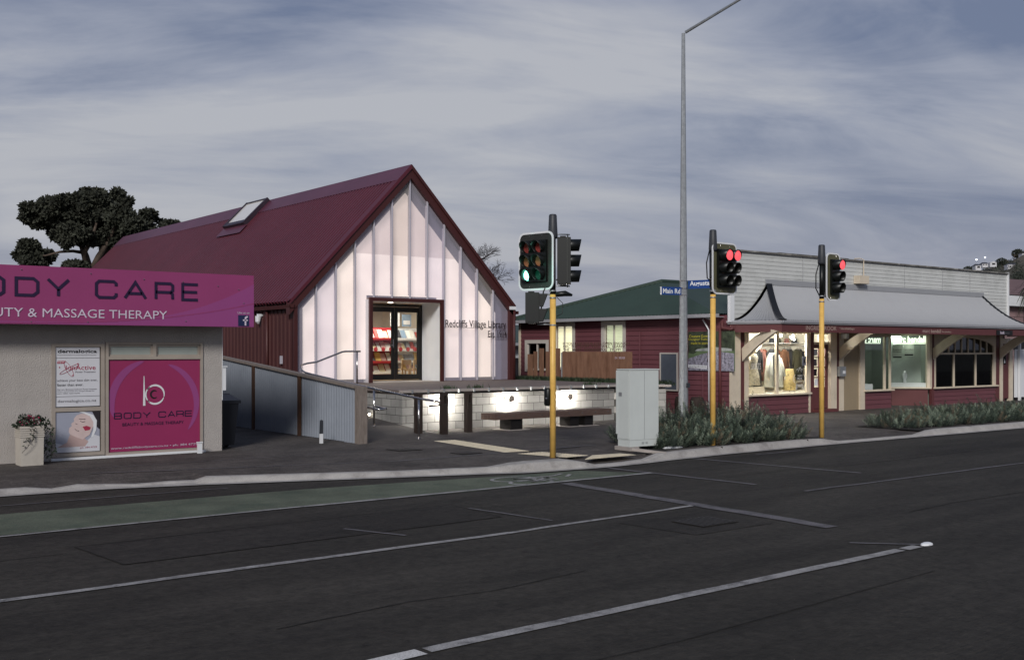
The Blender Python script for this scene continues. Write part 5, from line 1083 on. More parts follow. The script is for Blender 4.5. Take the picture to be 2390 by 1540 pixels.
mb = MB(); mb.box(26.57,26.745,RN-.002,RN+.004,1.41,1.69); nb = mb.build('window_notice', mPhoto, w1_); mb = MB(); mb.ext([(26.63,RN-.004,1.5),(26.67,RN-.004,1.47),(26.7,RN-.004,1.55),(26.66,RN-.004,1.64)],(0,.001,0)); mb.build('notice_figure', mInk, w1_)
# door of the dress shop
mb = MB(); mb.box(27.1,27.16,RN+.05,RN+.1,.1,2.05); mb.box(27.8,27.9,RN+.05,RN+.1,.1,2.05); mb.box(27.16,27.8,RN+.05,RN+.1,.1,.74); mb.box(27.16,27.8,RN+.05,RN+.1,1.93,2.05)
for z in (1.03,1.34,1.64): mb.box(27.16,27.8,RN+.05,RN+.1,z,z+.03)
mb.box(27.46,27.49,RN+.052,RN+.098,.74,1.93); dd = mb.build('door', mRedP, row); mb = MB(); mb.box(27.16,27.8,RN+.07,RN+.08,.74,1.93); mb.build('pane', mGlass, dd)
for (x0, z0, m_) in ((27.2,1.4,mInkG),(27.2,1.1,mInk),(27.25,.8,mWhite),(27.55,.85,mPoster),(27.22,1.7,mPoster)): mb = MB(); mb.box(x0,x0+.16,RN+.062,RN+.066,z0,z0+.2); mb.build('door_notice', m_, dd)
mb = MB(); mb.box(27.1,27.9,RN+.03,RN+.1,2.05,2.12); mb.box(27.1,27.9,RN+.03,RN+.1,2.36,2.42); mb.box(27.46,27.5,RN+.03,RN+.1,2.12,2.36); tw = mb.build('transom_window', mCream, row); mb = MB(); mb.box(27.1,27.9,RN+.05,RN+.06,2.12,2.36); mb.build('pane', mGlass, tw)
mb = MB(); mb.box(27.08,28.0,RN-.25,RN+.1,0,.09); mb.build('door_step', mRedP, row)
mb = MB(); mb.box(28.22,28.52,RN-.17,RN-.062,1.07,1.37); mbx = mb.build('letterbox', mGalv, row); mb = MB(); mb.box(28.35,28.48,RN-.175,RN-.171,1.15,1.24); mb.build('label_plate', mWhite, mbx)
mb = MB(); mb.box(28.42,28.55,RN-.25,RN-.06,2.22,2.38); mb.build('alarm_box', mWhite, row)
# jeweller: left pane, entry, angled pane
mb = MB(); mb.box(29.68,29.74,RN-.02,RN+.05,.61,2.42); mb.box(30.83,30.9,RN-.02,RN+.05,.61,2.42); mb.box(31.14,31.2,RN-.02,RN+.05,.61,2.42); mb.box(29.74,31.2,RN-.018,RN+.05,2.3,2.418); wj = mb.build('shop_window', mCream, row); mb = MB(); mb.box(29.74,31.14,RN+.01,RN+.02,.61,2.3); mb.build('pane', mGlass, wj)
q0, q1 = Vector((32.56,20.74,0)), Vector((33.4,19.9,0)); dq = (q1-q0).normalized(); nq = Vector((dq.y,-dq.x,0))
def dbox(mb, t0, t1, o0, o1, z0, z1): a, b = q0+dq*t0, q0+dq*t1; mb.ext([a+nq*o0+Vector((0,0,z0)), b+nq*o0+Vector((0,0,z0)), b+nq*o1+Vector((0,0,z0)), a+nq*o1+Vector((0,0,z0))], (0,0,z1-z0))
LQ = (q1-q0).length
mb = MB(); dbox(mb, -.04, LQ+.1, -.06, .1, .57, .62); dbox(mb, LQ-.03, LQ+.06, -.05, .03, .62, 2.42); dbox(mb, 0, LQ-.03, -.03, .02, 2.36, 2.42); wq = mb.build('shop_window', mCream, row); mb = MB(); dbox(mb, 0, LQ-.03, 0, .008, .62, 2.36); mb.build('pane', mGlass, wq)
mb = MB(); dbox(mb, 0, LQ, -.08, .02, 0, .57); mb.build('stall_riser', mRedP, row)
mDisp = M('display_green_grey','7e887e',.7,0,.06,2)
mb = MB(); mb.box(29.7,35.2,22.2,22.25,0,2.42); mb.box(29.7,33.8,RN+.1,22.2,2.44,2.48); mb.box(33.62,33.66,RN+.1,22.2,0,2.42); mb.box(29.64,29.69,RN+.1,22.2,.0,2.42); mb.build('display_space', mDisp, row)
mb = MB(); mb.box(29.74,30.5,20.1,20.5,.6,.78); mb.build('display_plinth', mWhite, row)
mb = MB(); dbox(mb, .0, LQ-.05, -.4, -.05, .62, .76); mb.build('display_plinth', mWhite, row); 
mb = MB(); dbox(mb, .0, LQ-.05, -.46, -.43, .62, 2.36); mb.build('display_back', M('display_back','a3aaa3',.8,0,.05), row)
b0_ = q0+dq*.5-nq*.25; mb = MB(); mb.loft([(b0_.x,b0_.y,.76,.06,.05),(b0_.x,b0_.y,.88,.05,.04),(b0_.x,b0_.y,.92,.09,.05),(b0_.x,b0_.y,1.05,.12,.05),(b0_.x,b0_.y,1.10,.05,.035),(b0_.x,b0_.y,1.16,.035,.03)], 12)
t = mb.build('necklace_bust', mWhite, None, True); tags(t, 'white necklace bust standing on the display plinth under the lit jeweller sign', 'display bust')
so = q0+dq*.04+nq*.03+Vector((0,0,2.13)); text('marc bendall', so, dq, U_, LQ-.12, .22, mSignLit, wq, 'lit_lettering', d=.01, bold=.03); mb = MB(); dbox(mb, .04, LQ-.08, .03, .05, 2.085, 2.11); mb.build('lit_strip', mSignLit, wq)
so = Vector((29.72,RN+.3,2.12)); text('marc bendall', (29.05+.0,RN+.12,2.12), R_, U_, 1.75, .2, mSignLit, wj, 'lit_lettering', d=.01, mirror=True, bold=.03); mb = MB(); mb.box(29.72,30.8,RN+.11,RN+.13,2.085,2.105); mb.build('lit_strip', mSignLit, wj)
light('display_lamp', 'AREA', (33.0,20.9,2.35), 16, (.93,1,.9), .3, (0,0,0), row); light('display_lamp', 'AREA', (30.6,21,2.4), 12, (.93,1,.88), .5, (0,0,0), row); light('sign_glow', 'POINT', (32.85,20.2,2.05), 3, (.93,1,.85), .2, None, row)
def award(t0, a, b, lab):
    p = q0+dq*t0+nq*.012; t = thing('award_sign', lab, 'sign', (p.x,p.y,1.6)); mb = MB(); dbox(mb, t0, t0+.34, .012, .02, 1.58 if b else 1.66, 2.06); mb.build('card', M('pale_green_card','a9b5a8',.5), t)
    o = p+nq*.009; text('VOTED', o+dq*.03+Vector((0,0,1.98)), dq, U_, .28, .05, M('card_grey','8d998d',.5), t, d=.001)
    text(a, o+dq*.03+Vector((0,0,1.86)), dq, U_, .28, .055, mInk, t, d=.001)
    if b: text(b, o+dq*.03+Vector((0,0,1.78)), dq, U_, .28, .06, mInk, t, d=.001)
    z = 1.61 if b else 1.69; mb = MB(); dbox(mb, t0+.03, t0+.31, .021, .022, z, z+.045); mb.build('black_bar', mInk, t)
award(.02, 'Fashion', 'Designer', 'pale green award card reading Fashion Designer under the lit sign'); award(.40, 'Jeweller', None, 'pale green award card reading Jeweller under the lit sign')
# third window: arched lights over three dark panes
mb = MB(); mb.box(33.76,33.86,RN-.03,RN+.06,.61,2.42); mb.box(37.7,37.87,RN-.03,RN+.06,.61,2.42); mb.box(33.86,37.7,RN-.02,RN+.05,1.72,1.78)
for x in (35.05,36.5): mb.box(x-.03,x+.03,RN-.022,RN+.05,.61,1.72)
for k in range(1, 9): x = 33.86+k*3.84/9; mb.box(x-.018,x+.018,RN-.018,RN+.04,1.78,2.34)
L0 = None
for i in range(19): t = i/18; x = 33.86+3.84*t; z = 2.02+.27*math.sin(math.pi*t)**.7; 
pts = [(33.86+3.84*i/18, 2.0+.3*math.sin(math.pi*i/18)**.6) for i in range(19)]
for a, b in zip(pts, pts[1:]): mb.ext([(a[0],RN-.03,a[1]),(b[0],RN-.03,b[1]),(b[0],RN-.03,2.42),(a[0],RN-.03,2.42)], (0,.06,0))
w3 = mb.build('shop_window', mCream, row); mb = MB(); mb.box(33.86,37.7,RN+.02,RN+.03,.61,2.3); mb.build('pane', mDarkGlass, w3)
mb = MB(); mb.box(33.7,39.4,21.6,21.65,.0,2.44); mb.box(38.9,38.95,RN+.2,21.6,0,2.44); mb.box(33.7,38.6,RN+.1,21.6,2.44,2.48); mb.build('dark_room', M('dark_interior','2a2d2c',.8,0,.3,1), row)
mb = MB(); mb.box(38.36,38.8,RN-.02,RN+.03,.1,2.1); d3 = mb.build('door', mRedP, row); mb = MB(); mb.box(38.4,38.6,RN-.025,RN-.021,1.35,1.95); mb.build('pane', mDarkGlass, d3); mb = MB(); mb.ext([(38.45,RN-.028,1.4),(38.55,RN-.028,1.4),(38.5,RN-.028,1.55)],(0,.002,0)); mb.build('notice', mWhite, d3)
mb = MB(); mb.box(38.82,39.05,RN-.06,RN+.06,0,2.3); mb.box(38.34,39.05,RN-.05,RN+.05,2.1,2.3); mb.build('pilaster', mCream, row)
# clothes and dummies in the dress shop window
def garment(name, lab, cat, x, y, z0, z1, w, mat, grp=None, flare=1.2, arms=True):
    t = thing(name, lab, cat, (x, y, z0), grp); h = z1-z0
    mb = MB(); mb.loft([(x,y,z0,w*.5*flare,.05),(x,y,z0+h*.4,w*.44,.055),(x,y,z0+h*.62,w*.38,.05),(x,y,z0+h*.9,w*.5,.05),(x,y,z1,w*.16,.03)], 12); mb.build('body', mat, t, True)
    if arms:
        for s_ in (-1, 1): mb = MB(); mb.tube([(x+s_*w*.42,y,z1-h*.08),(x+s_*w*.56,y-.01,z1-h*.35),(x+s_*w*.6,y,z1-h*.6)], [.045,.04,.03], 8); mb.build('sleeve', mat, t, True)
    mb = MB(); mb.tube([(x-w*.4,y,z1-h*.04),(x,y,z1+.03),(x+w*.4,y,z1-h*.04)], .006, 5); mb.tube([(x,y,z1+.03),(x,y,z1+.09)], .005, 5); mb.build('hanger', mSteel, t)
    return t
fab = {n: M('fabric_'+n, c, .85, var=.25, scale=14) for n, c in (('black','17171a'),('charcoal','2b2c31'),('brown','5b3b28'),('rust','6e3a28'),('rose','7d544c'),('olive','3c3b2a'))}
mFloral = M('fabric_floral', 'b8ad98', .8, 0, .3, 16, dirt=('5c5f66', .9, 14)); mLeafy = M('fabric_leafy', 'c9b37c', .8, 0, .2, 12, dirt=('3b3a22', 1, 12)); mWool = M('fabric_pale_wool','b9b8b0',.9,0,.06,8)
yR = 21.2
mb = MB(); mb.tube([(25.9,yR,2.0),(28.5,yR,2.0)], .014, 8); tr = mb.build('clothes_rail', mSteel); tags(tr, 'chrome clothes rail across the dress shop window behind the dummies', 'clothes rail')
mb = MB(); mb.box(27.0,28.55,21.3,21.85,2.08,2.1); sh_ = mb.build('hat_shelf', mWhite); tags(sh_, 'white shelf above the clothes rail in the dress shop', 'shelf')
gs = [('black','black coat hanging behind the shoulder of the floral dress'),('rose','rose pink jacket hanging left of the pale wool coat'),('rust','rust coloured blouse hanging just left of the pale coat'),('charcoal','charcoal coat hanging behind the pale coat'),('black','black jacket hanging right of the window mullion'),('rust','patterned rust dress hanging in the middle of the rail'),('brown','brown coat hanging right of the rust dress'),('charcoal','charcoal jacket hanging above the leafy skirt'),('black','black coat hanging above the scroll emblem, to its left'),('olive','dark olive dress hanging directly above the scroll emblem'),('black','black dress hanging last on the rail by the notice')]
for i, (c, lab) in enumerate(gs):
    x = 26.1+i*.215; garment('hanging_garment', lab, 'clothing', x, yR+.05*(i % 3), .72+.1*(i*7 % 4), 1.9, .36, fab[c], 'clothes hanging on the rail', 1.1)
def dummy(name, lab, x, y, base, top, mat, w, skirt):
    t = thing(name, lab, 'dummy', (x, y, base)); h = top-base
    mb = MB(); mb.loft([(x,y,base+.02,w*.62 if skirt else w*.5,.16),(x,y,base+h*.3,w*.5,.14),(x,y,base+h*.55,w*.36,.1),(x,y,base+h*.66,w*.30,.085),(x,y,base+h*.82,w*.42,.1),(x,y,base+h*.93,w*.40,.07),(x,y,base+h,w*.13,.05)], 18); mb.build('dress' if skirt else 'coat', mat, t, True)
    mb = MB(); mb.loft([(x,y,top-.01,.045,.045),(x,y,top+.07,.04,.04)], 12); mb.build('neck', mCream, t, True)
    return t
t = dummy('shop_dummy', 'dummy in a pale floral dress with a cream fan hat at the left', 24.97, 20.45, .82, 1.78, mFloral, .46, True)
mb = MB(); mb.loft([(24.97,20.45,1.83,.05,.05),(24.97,20.45,1.9,.085,.085),(24.97,20.45,1.99,.08,.09),(24.97,20.45,2.03,.03,.03)], 14); mb.build('head', mCream, t, True)
mb = MB(); mb.ext([(24.97,20.4,1.9),(25.05,20.4,1.8),(25.30,20.4,2.0),(25.37,20.4,2.24),(25.20,20.4,2.22),(24.95,20.4,2.06)], (0,.02,0)); mb.build('fan_hat', mCream, t)
mb = MB(); mb.tube([(24.80,20.43,1.66),(24.71,20.4,1.5),(24.73,20.35,1.33)], [.04,.033,.025], 8); mb.build('arm', mCream, t, True)
mb = MB(); mb.box(24.70,25.25,20.25,20.6,.6,.8); o = mb.build('display_box', mCream); tags(o, 'cream display box under the floral dress', 'box')
t = dummy('shop_dummy', 'dummy wearing an open pale wool coat over black, beside the window mullion', 26.07, 20.6, .74, 1.72, fab['black'], .4, False)
for s_ in (-1, 1):
    mb = MB(); cx = 26.07+s_*.2; mb.loft([(cx+s_*.03,20.57,.76,.13,.16),(cx+s_*.02,20.57,1.2,.11,.14),(cx,20.57,1.5,.1,.11),(cx-s_*.02,20.57,1.68,.08,.08),(cx-s_*.08,20.57,1.79,.04,.06)], 12); mb.build('coat_side', mWool, t, True)
    mb = MB(); mb.tube([(cx+s_*.06,20.55,1.62),(cx+s_*.16,20.52,1.35),(cx+s_*.17,20.46,1.08)], [.06,.055,.05], 10); mb.build('sleeve', mWool, t, True); mb = MB(); mb.ball((cx+s_*.17,20.45,1.02), .03, .025, .05); mb.build('hand', mCream, t, True)
t = thing('skirt_form', 'skirt form in cream leafy print beside the scroll emblem', 'dummy', (27.0,20.7,.64)); mb = MB(); mb.loft([(27.0,20.7,.64,.25,.15),(27.0,20.7,1.0,.22,.14),(27.0,20.7,1.24,.17,.1),(27.0,20.7,1.3,.155,.09)], 18); mb.build('skirt', mLeafy, t, True); mb = MB(); mb.tube([(27.0,20.7,.6),(27.0,20.7,1.5)], .012, 8); mb.build('stand', mSteel, t)
for x, c, lab in ((27.15,'charcoal','dark wide hat on the shelf left of the middle spotlight'),(27.5,'olive','olive bag on the shelf by the middle spotlight'),(27.9,'rose','small rose hat on the dress shop shelf'),(28.3,'charcoal','dark round hat at the right end of the shelf')):
    mb = MB(); z = 2.1; mb.loft([(x,21.5,z,.15,.13),(x,21.5,z+.02,.15,.13),(x,21.5,z+.03,.09,.08),(x,21.5,z+.13,.07,.07),(x,21.5,z+.15,.03,.03)], 14); o = mb.build('hat', fab[c], None, True); tags(o, lab, 'hat')

# photo banner on the side wall
bn = thing('banner', 'photo banner of a garden with yellow lettering on the maroon side wall', 'banner', (RX, 20.5, 1.3)); xb = RX-.05; b0, b1, zb0, zb1 = 21.42, 19.70, 1.29, 2.41
mb = MB(); mb.box(xb, xb+.03, b1, b0, zb0, zb1); mb.build('sheet', M('banner_lawn','5f7150',.5,0,.15,3), bn)
def bq(name, ys, zs, d, mat): mb = MB(); mb.quad(*[(xb-d, b0-(b0-b1)*a, zb0+(zb1-zb0)*b) for a, b in zip(ys, zs)]); return mb.build(name, mat, bn)
bq('foliage', (0,1,1,.85,.6,.45,.3,.12,0), (1,1,.5,.52,.58,.55,.6,.42,.45), .002, M('banner_foliage','3c4534',.5,0,.6,9,dirt=('10120e',.9,5)))
bq('bright_strip', (.15,.95,.95,.6,.2), (.5,.5,.56,.6,.55), .003, M('banner_haze','9fa4a0',.5,0,.3,8))
bq('paving', (0,1,1,.6,.3,0), (0,0,.44,.5,.42,.3), .004, M('banner_paving','8f8c99',.5,0,.5,16,dirt=('2c2b33',.95,14)))
bq('caption_strip', (0,.42,.42,0), (.07,.04,.13,.15), .006, mWhite)
text('www.ingridbrook.nz', (xb-.007,b0-.03,zb0+.075), (0,-1,0), U_, .66, .06, mInk, bn, d=.001)
mYel = M('yellow_lettering','c9bd3c',.5)
for i, (s_, w_) in enumerate((('Couture Gowns',.8),('Designer Fashion',.84),('made in store',.66))): text(s_, (xb-.005,b0-.02-(.84-w_)/2,2.24-.1*i), (0,-1,0), U_, w_, .08, mYel, bn, d=.001)
mb = MB(); F = lambda a, b: (xb-.008, b0-(b0-b1)*a, zb0+(zb1-zb0)*b)
mb.quad(*[F(a, b) for a, b in ((.50,.95),(.53,.96),(.55,.9),(.54,.82),(.58,.72),(.57,.55),(.6,.4),(.62,.2),(.6,.03),(.5,.05),(.42,.25),(.45,.4),(.48,.55),(.47,.75),(.5,.84))]); mb.build('dress_figure', M('banner_dress','33262a',.6,0,.5,12,dirt=('b07a6a',.8,12)), bn)
mb = MB(); mb.quad(*[F(a, b) for a, b in ((.50,.97),(.54,.97),(.555,.9),(.54,.84),(.50,.84),(.49,.9))]); mb.quad(*[F(a, b) for a, b in ((.47,.75),(.49,.72),(.47,.5),(.44,.38),(.43,.4),(.45,.55))]); mb.build('skin', M('banner_skin','9b7462',.6), bn)

# corten screen with cut out words, set in the garden beside the deck
cs = thing('steel_screen', 'rust coloured steel screen with cut-out words standing in the grass bed', 'screen', (21.9, 24, .95)); xc = 21.9
mb = MB(); mb.box(xc, xc+.012, 22.37, 25.47, .6, 1.83); mb.build('plate', mRust, cs)
for (a, b, z) in ((27.21,26.93,1.74),(26.9,26.71,1.83),(26.61,26.38,1.93),(26.29,26.14,1.83),(25.79,25.58,1.93)): mb = MB(); mb.box(xc, xc+.012, b, a, .6, z); mb.build('upright', mRust, cs)
mb = MB(); mb.tube([(xc+.03,25.53,.6),(xc+.03,25.53,1.8)], .025, 8); mb.build('post', mGalv, cs)
mRust2 = M('cut_steel_letters', '4b3527', .8, 0, .2)
for s_, z, y0, w_ in (('IF YOU KEEP YOUR EYES OPEN ENOUGH',2.035,25.44,2.98),('OH,  THE  STUFF  YOU  WILL  LEARN!',1.94,25.44,2.78),('THE   MOST   WONDERFUL   STUFF!',1.845,25.44,2.6)):
    text(s_, (xc,y0,z), (0,-1,0), U_, w_, .078, mRust2, cs, d=.0, bold=.02); 
mb = MB()
for z in (2.03,1.935,1.842): mb.box(xc, xc+.006, 22.6, 25.44, z-.006, z)
mb.build('letter_rail', mRust2, cs)
text('Dr. SEUSS', (xc-.001,23.08,1.62), (0,-1,0), U_, .42, .06, mPale, cs, d=.003)
sheetp = [(20.98,20.15),(23.25,22.4),(23.25,29.5),(20.98,29.5)]
mb = MB(); mb.quad(*[(p[0],p[1],.90) for p in sheetp]); tags(mb.build('garden_bed', mEarth), kind='structure')
mb = MB(); mb.ext([(20.9,20.1,0),(23.28,22.45,0),(23.2,22.55,0),(20.82,20.2,0)],(0,0,.95)); mb.build('garden_edge', mBlock, wt)
mb = MB(); rnd = random.Random(9)
for _ in range(5200):
    x, y = rnd.uniform(21.0,21.85), rnd.uniform(20.6,28.6); a = rnd.uniform(0,6.28); l = rnd.uniform(.1,.24); d = Vector((math.cos(a)*.55, math.sin(a)*.55, 1)); d.normalize(); q = Vector((x,y,.9)); s_ = Vector((-math.sin(a),math.cos(a),0))*.008
    m2 = q+d*l*.6; e3 = q+d*l+Vector((math.cos(a),math.sin(a),-.3))*l*.35; mb.add([q-s_,q+s_,m2+s_,m2-s_,e3],[(0,1,2,3),(3,2,4)])
tags(mb.build('strappy_grass', mGrass), kind='stuff')
# dark stumps behind the near hedge
for i, (x, y, r_, h, lab) in enumerate(((21.45,20.05,.16,.62,'dark upright timber stump behind the near hedge, left of its neighbour'),(21.9,19.85,.2,.6,'thicker dark timber stump behind the hedge beside the lamp column'))):
    mb = MB(); mb.loft([(x,y,0,r_,r_),(x,y,h*.8,r_*.97,r_),(x,y,h,r_*.8,r_*.8)], 12); o = mb.build('timber_stump', mBol, None, True); tags(o, lab, 'stump')

# ------------------------------------------------------------------ hedges
def hedge(name, lab, regions, nshoots, seed):
    rnd = random.Random(seed); t = thing(name, lab, 'hedge', (regions[0][0], regions[0][1], 0)); a, b, s, dd_ = MB(), MB(), MB(), MB()
    wts = [r[2]*r[3] for r in regions]
    for _ in range(nshoots):
        cx, cy, rx, ry, h = rnd.choices(regions, weights=wts)[0]; th = rnd.uniform(0, 6.283); rr = rnd.random()**.5; x, y = cx+rx*rr*math.cos(th), cy+ry*rr*math.sin(th)
        hh = h*(1-.45*rr**3)*rnd.uniform(.72,1.12) + (rnd.uniform(.1,.22) if rnd.random() < .05 else 0); lean = Vector(((x-cx)/rx*.5+rnd.gauss(0,.35), (y-cy)/ry*.7+rnd.gauss(0,.35), 1)).normalized()
        base = Vector((x,y,max(0.02, hh-rnd.uniform(.2,.34)-(rnd.random()**2)*hh*.8))); L = rnd.uniform(.2,.32); tip = base+lean*L
        u = lean.cross(Vector((0,1,.1))).normalized(); v = lean.cross(u); s.quad(base-u*.004, base+u*.004, tip)
        nn = 34; rq = rnd.random(); tgt = a if rq < .68 else (b if rq < .93 else dd_)
        for k in range(nn):
            f = .05+.95*k/nn; an = k*2.4+rnd.random(); d = (u*math.cos(an)+v*math.sin(an)+lean*(.25+.5*f)).normalized(); q = base.lerp(tip, f); l = .062*(1.2-f*.5); w_ = lean.cross(d).normalized()*.0085
            tgt.quad(q, q+d*l*.5+w_, q+d*l, q+d*l*.5-w_)
    a.build('foliage', mRose, t); b.build('tip_growth', mRoseL, t); dd_.build('dead_growth', mRoseD, t); s.build('stem', mTwig, t)
hedge('low_hedge', 'low grey-green needle-leaved hedge round two yellow signal poles by the kerb', [(15.2,14.7,.65,.55,.48),(15.5,15.6,.6,.5,.55),(16.2,14.8,.6,.75,.6),(17.0,14.8,.6,.8,.66),(17.8,14.7,.6,.7,.66),(18.5,14.6,.55,.65,.6),(16.6,15.6,.7,.6,.75),(17.6,15.5,.7,.5,.8),(18.3,15.3,.6,.5,.75)], 2400, 1)
hedge('low_hedge', 'long low dark green hedge by the kerb in front of the jeweller', [(23.6,14.9,.7,.6,.42),(24.6,14.9,.8,.85,.47),(25.8,14.9,.9,.95,.5),(27,14.9,.9,.95,.5),(28.2,14.9,.9,.95,.5),(29.5,14.8,1.0,.95,.52),(31,14.7,1.0,.95,.52),(33,14.6,1.3,.9,.52),(35,14.5,1.3,.9,.52)], 3000, 2)

# ------------------------------------------------------------------ trees
def branch(mb, p, d, l, r, depth, rnd, tips, spread=.55, k=2):
    q = p+d*l; mid = p.lerp(q,.5)+Vector((rnd.gauss(0,1),rnd.gauss(0,1),rnd.gauss(0,.5)))*l*.06
    mb.tube([p, mid, q], [r, r*.85, r*.68], 6 if r > .03 else 4, False)
    if depth == 0: tips.append(q); return
    for _ in range(k+(rnd.random() < .5)):
        nd = (d+Vector((rnd.gauss(0,spread),rnd.gauss(0,spread),rnd.gauss(.08,spread*.7)))).normalized(); branch(mb, q, nd, l*rnd.uniform(.62,.86), r*.66, depth-1, rnd, tips, spread, k)
def pine(name, lab, Y, blobs, limbs, n, size, seed):
    c = at(205, 815, Y); t = thing(name, lab, 'tree', (c.x, c.y, 0)); B_ = []; rnd = random.Random(seed); k = Y/2500
    for (u, v, ru, rv) in blobs:
        p = at(u, v, Y+rnd.uniform(-1.2,1.2)); B_.append((p.x, p.y, p.z, ru*k, max(ru*.8, 12)*k, rv*k))
    sub = []
    for b in B_:
        m_ = max(6, int(b[3]*b[5]*17))
        for _ in range(m_):
            while True:
                q = Vector((rnd.uniform(-1,1), rnd.uniform(-1,1), rnd.uniform(-1,1)))
                if q.length < 1: break
            s_ = rnd.uniform(.14,.46); sub.append((b[0]+q.x*b[3], b[1]+q.y*b[4], b[2]+q.z*b[5], s_*1.2, s_*1.2, s_*.7))
    mb = MB(); leafcards(mb, sub, n, size, .15, seed, .1); mb.build('crown', mLeafT, t)
    mb = MB()
    for pts, r0, r1 in limbs:
        P_ = [at(u, v, Y+dy) for u, v, dy in pts]; m_ = len(P_); mb.tube(P_, [r0+(r1-r0)*i/(m_-1) for i in range(m_)], 8)
    mb.build('trunk', mBark, t, True)
pine('coastal_tree', 'large dark tree with twisted trunks beyond the beauty shop and library roof', 58,
  [(215,500,85,45),(118,488,52,24),(90,505,35,25),(262,476,42,32),(250,520,45,35),(170,530,50,32),(150,560,30,16),(70,582,20,20),(92,600,26,11),(60,595,15,14),(352,515,30,20),(312,523,22,18),(240,563,42,17),(330,545,25,14),(300,558,16,12),(205,465,60,18),(165,488,50,28),(180,622,24,7),(78,610,12,14),(400,532,9,4),(130,520,50,26),(190,540,62,22),(160,500,72,38),(280,515,26,30),(230,500,60,40),(105,500,50,30)],
  [([(212,815,0),(210,640,0),(200,600,.3),(190,570,.5),(175,540,1)],.32,.1),([(212,640,0),(230,600,-.4),(255,560,-.6),(270,520,-1)],.22,.07),([(222,640,0),(236,600,.2),(246,570,.6),(240,530,.6)],.17,.06),([(205,630,0),(196,590,-.4),(215,560,-.8),(225,520,-1)],.18,.06),([(196,590,.3),(170,586,0),(140,588,-.3),(105,597,-.5),(72,592,-.6)],.1,.03),([(240,600,0),(262,575,0),(300,545,0),(345,525,0)],.12,.04),([(268,590,0),(275,570,0),(290,540,0)],.1,.05),([(190,575,0),(150,545,0),(118,510,0)],.12,.04)], 120000, .2, 5)
# fine hanging twigs on the long low limb
def bare(name, lab, u, v, Y, d, l, r, depth, seed, h=.0):
    rnd = random.Random(seed); p = at(u, v, Y); t = thing(name, lab, 'tree', (p.x, p.y, 0)); mb = MB(); mb.tube([(p.x,p.y,0),tuple(p)], [r*2, r], 8); mb.build('trunk', mTwig, t, True)
    mb = MB(); tips = []
    for k in range(5): branch(mb, p, (Vector(d)+Vector((rnd.gauss(0,.3),rnd.gauss(0,.3),rnd.gauss(0,.2)))).normalized(), l*rnd.uniform(.8,1.1), r*.7, depth, rnd, tips)
    mb.build('branches', mTwig, t)
bare('bare_tree', 'leafless tree with fine twigs showing above the library right roof slope', 1085, 655, 52, (.35,.1,1), .75, .06, 5, 4)
bare('bare_tree', 'lower leafless tree beyond the library right eave', 1128, 690, 50, (.5,-.1,.8), .6, .05, 5, 8)

# ------------------------------------------------------------------ neighbours
hs = thing('neighbour_house', 'low white house with a green roof glimpsed between library and maroon wall', 'house', (25.5, 36, 0))
mb = MB(); mb.box(23.6,30,35.2,41,0,2.1); mb.build('wall', mWhite, hs)
mb = MB(); mb.ext([(23.2,34.8,2.1),(23.2,34.8,2.16),(23.2,38,3.0),(23.2,41.4,2.16),(23.2,41.4,2.1)], (7,0,0)); mb.build('roof', mGreenRoof, hs); mb = MB(); mb.box(23.1,30.2,34.66,34.8,2.05,2.17); mb.build('gutter', mGutter, hs)
fn = thing('paling_fence', 'dark timber paling fence between the library and the maroon side wall', 'fence', (22.3, 31, .9))
mb = MB(); rnd = random.Random(2)
for k in range(46): x = 20.7+k*.1; mb.box(x, x+.085, 31, 31.02, .0, 1.55+rnd.uniform(-.03,.05))
mb.build('palings', M('dark_palings','2c2a30',.85,0,.3,4), fn); mb = MB(); mb.box(20.7,25.3,31.03,31.08,1.2,1.28); mb.build('rail', mTwig, fn)
pb = thing('block_building', 'pinkish block building with a white eaves band beyond the shop row', 'building', (44, 22, 0))
mPB = M('pink_block','8d7474',.85,0,.06,1); mb = MB(); mb.box(39.4,54,21.5,34,0,3.6); mb.build('wall', mPB, pb)
mb = MB()
for i in range(8):
    z = 3.6-.4*(i+1)
    mb.box(39.4,54,21.49,21.499,z,z+.012)
    for k in range(18): x = 39.6+k*.8+(i % 2)*.4; mb.box(x,x+.012,21.488,21.499,z+.012,z+.4) if x < 53.9 else None
mb.build('block_joints', M('joint','5f4f50',.9), pb)
mb = MB(); 
for k in range(200): x = 39.2+k*.075; mb.box(x,x+.045,21.2,21.3,3.62,4.02)
mb.box(39.2,54.2,21.3,21.4,3.6,4.05); mb.build('eaves_band', mWhite, pb)
mb = MB(); mb.quad((39.0,21.2,4.06),(54.3,21.2,4.06),(52,26,5.3),(41,26,5.3)); mb.quad((39.0,21.2,4.06),(41,26,5.3),(39.0,33,4.06)); mb.quad((54.3,21.2,4.06),(54.3,33,4.06),(52,26,5.3)); mb.quad((41,26,5.3),(52,26,5.3),(54.3,33,4.06),(39,33,4.06)); mb.build('roof', M('brown_roof','6a5352',.85,0,.2,1.5,.3,10), pb)
t = thing('white_panel_fence', 'white boarded fence with a dark window above, at the right end of the shops', 'fence', (40.5, 19.8, 0))
mb = MB()
for k in range(24): x = 39.1+k*.14; mb.box(x, x+.13, 19.8, 19.83, .12, 1.85)
mb.build('boards', mWhite, t); mb = MB(); mb.box(39.1,42.5,19.85,19.9,1.9,2.3); mb.build('dark_window', mBlack, t); mb = MB(); mb.box(39.3,39.38,19.7,19.78,0,2.4); mb.box(39.1,42.5,19.78,19.85,1.85,1.9); mb.build('frame', mWhite, t)
pp = at(2408, 665, 43); t = thing('palm_tree', 'palm with drooping fronds at the right edge of the view', 'palm', (pp.x, pp.y, 0)); mb = MB(); mb.tube([(pp.x,pp.y,0),tuple(pp)], [.2,.14], 10); mb.build('trunk', mBark, t, True)
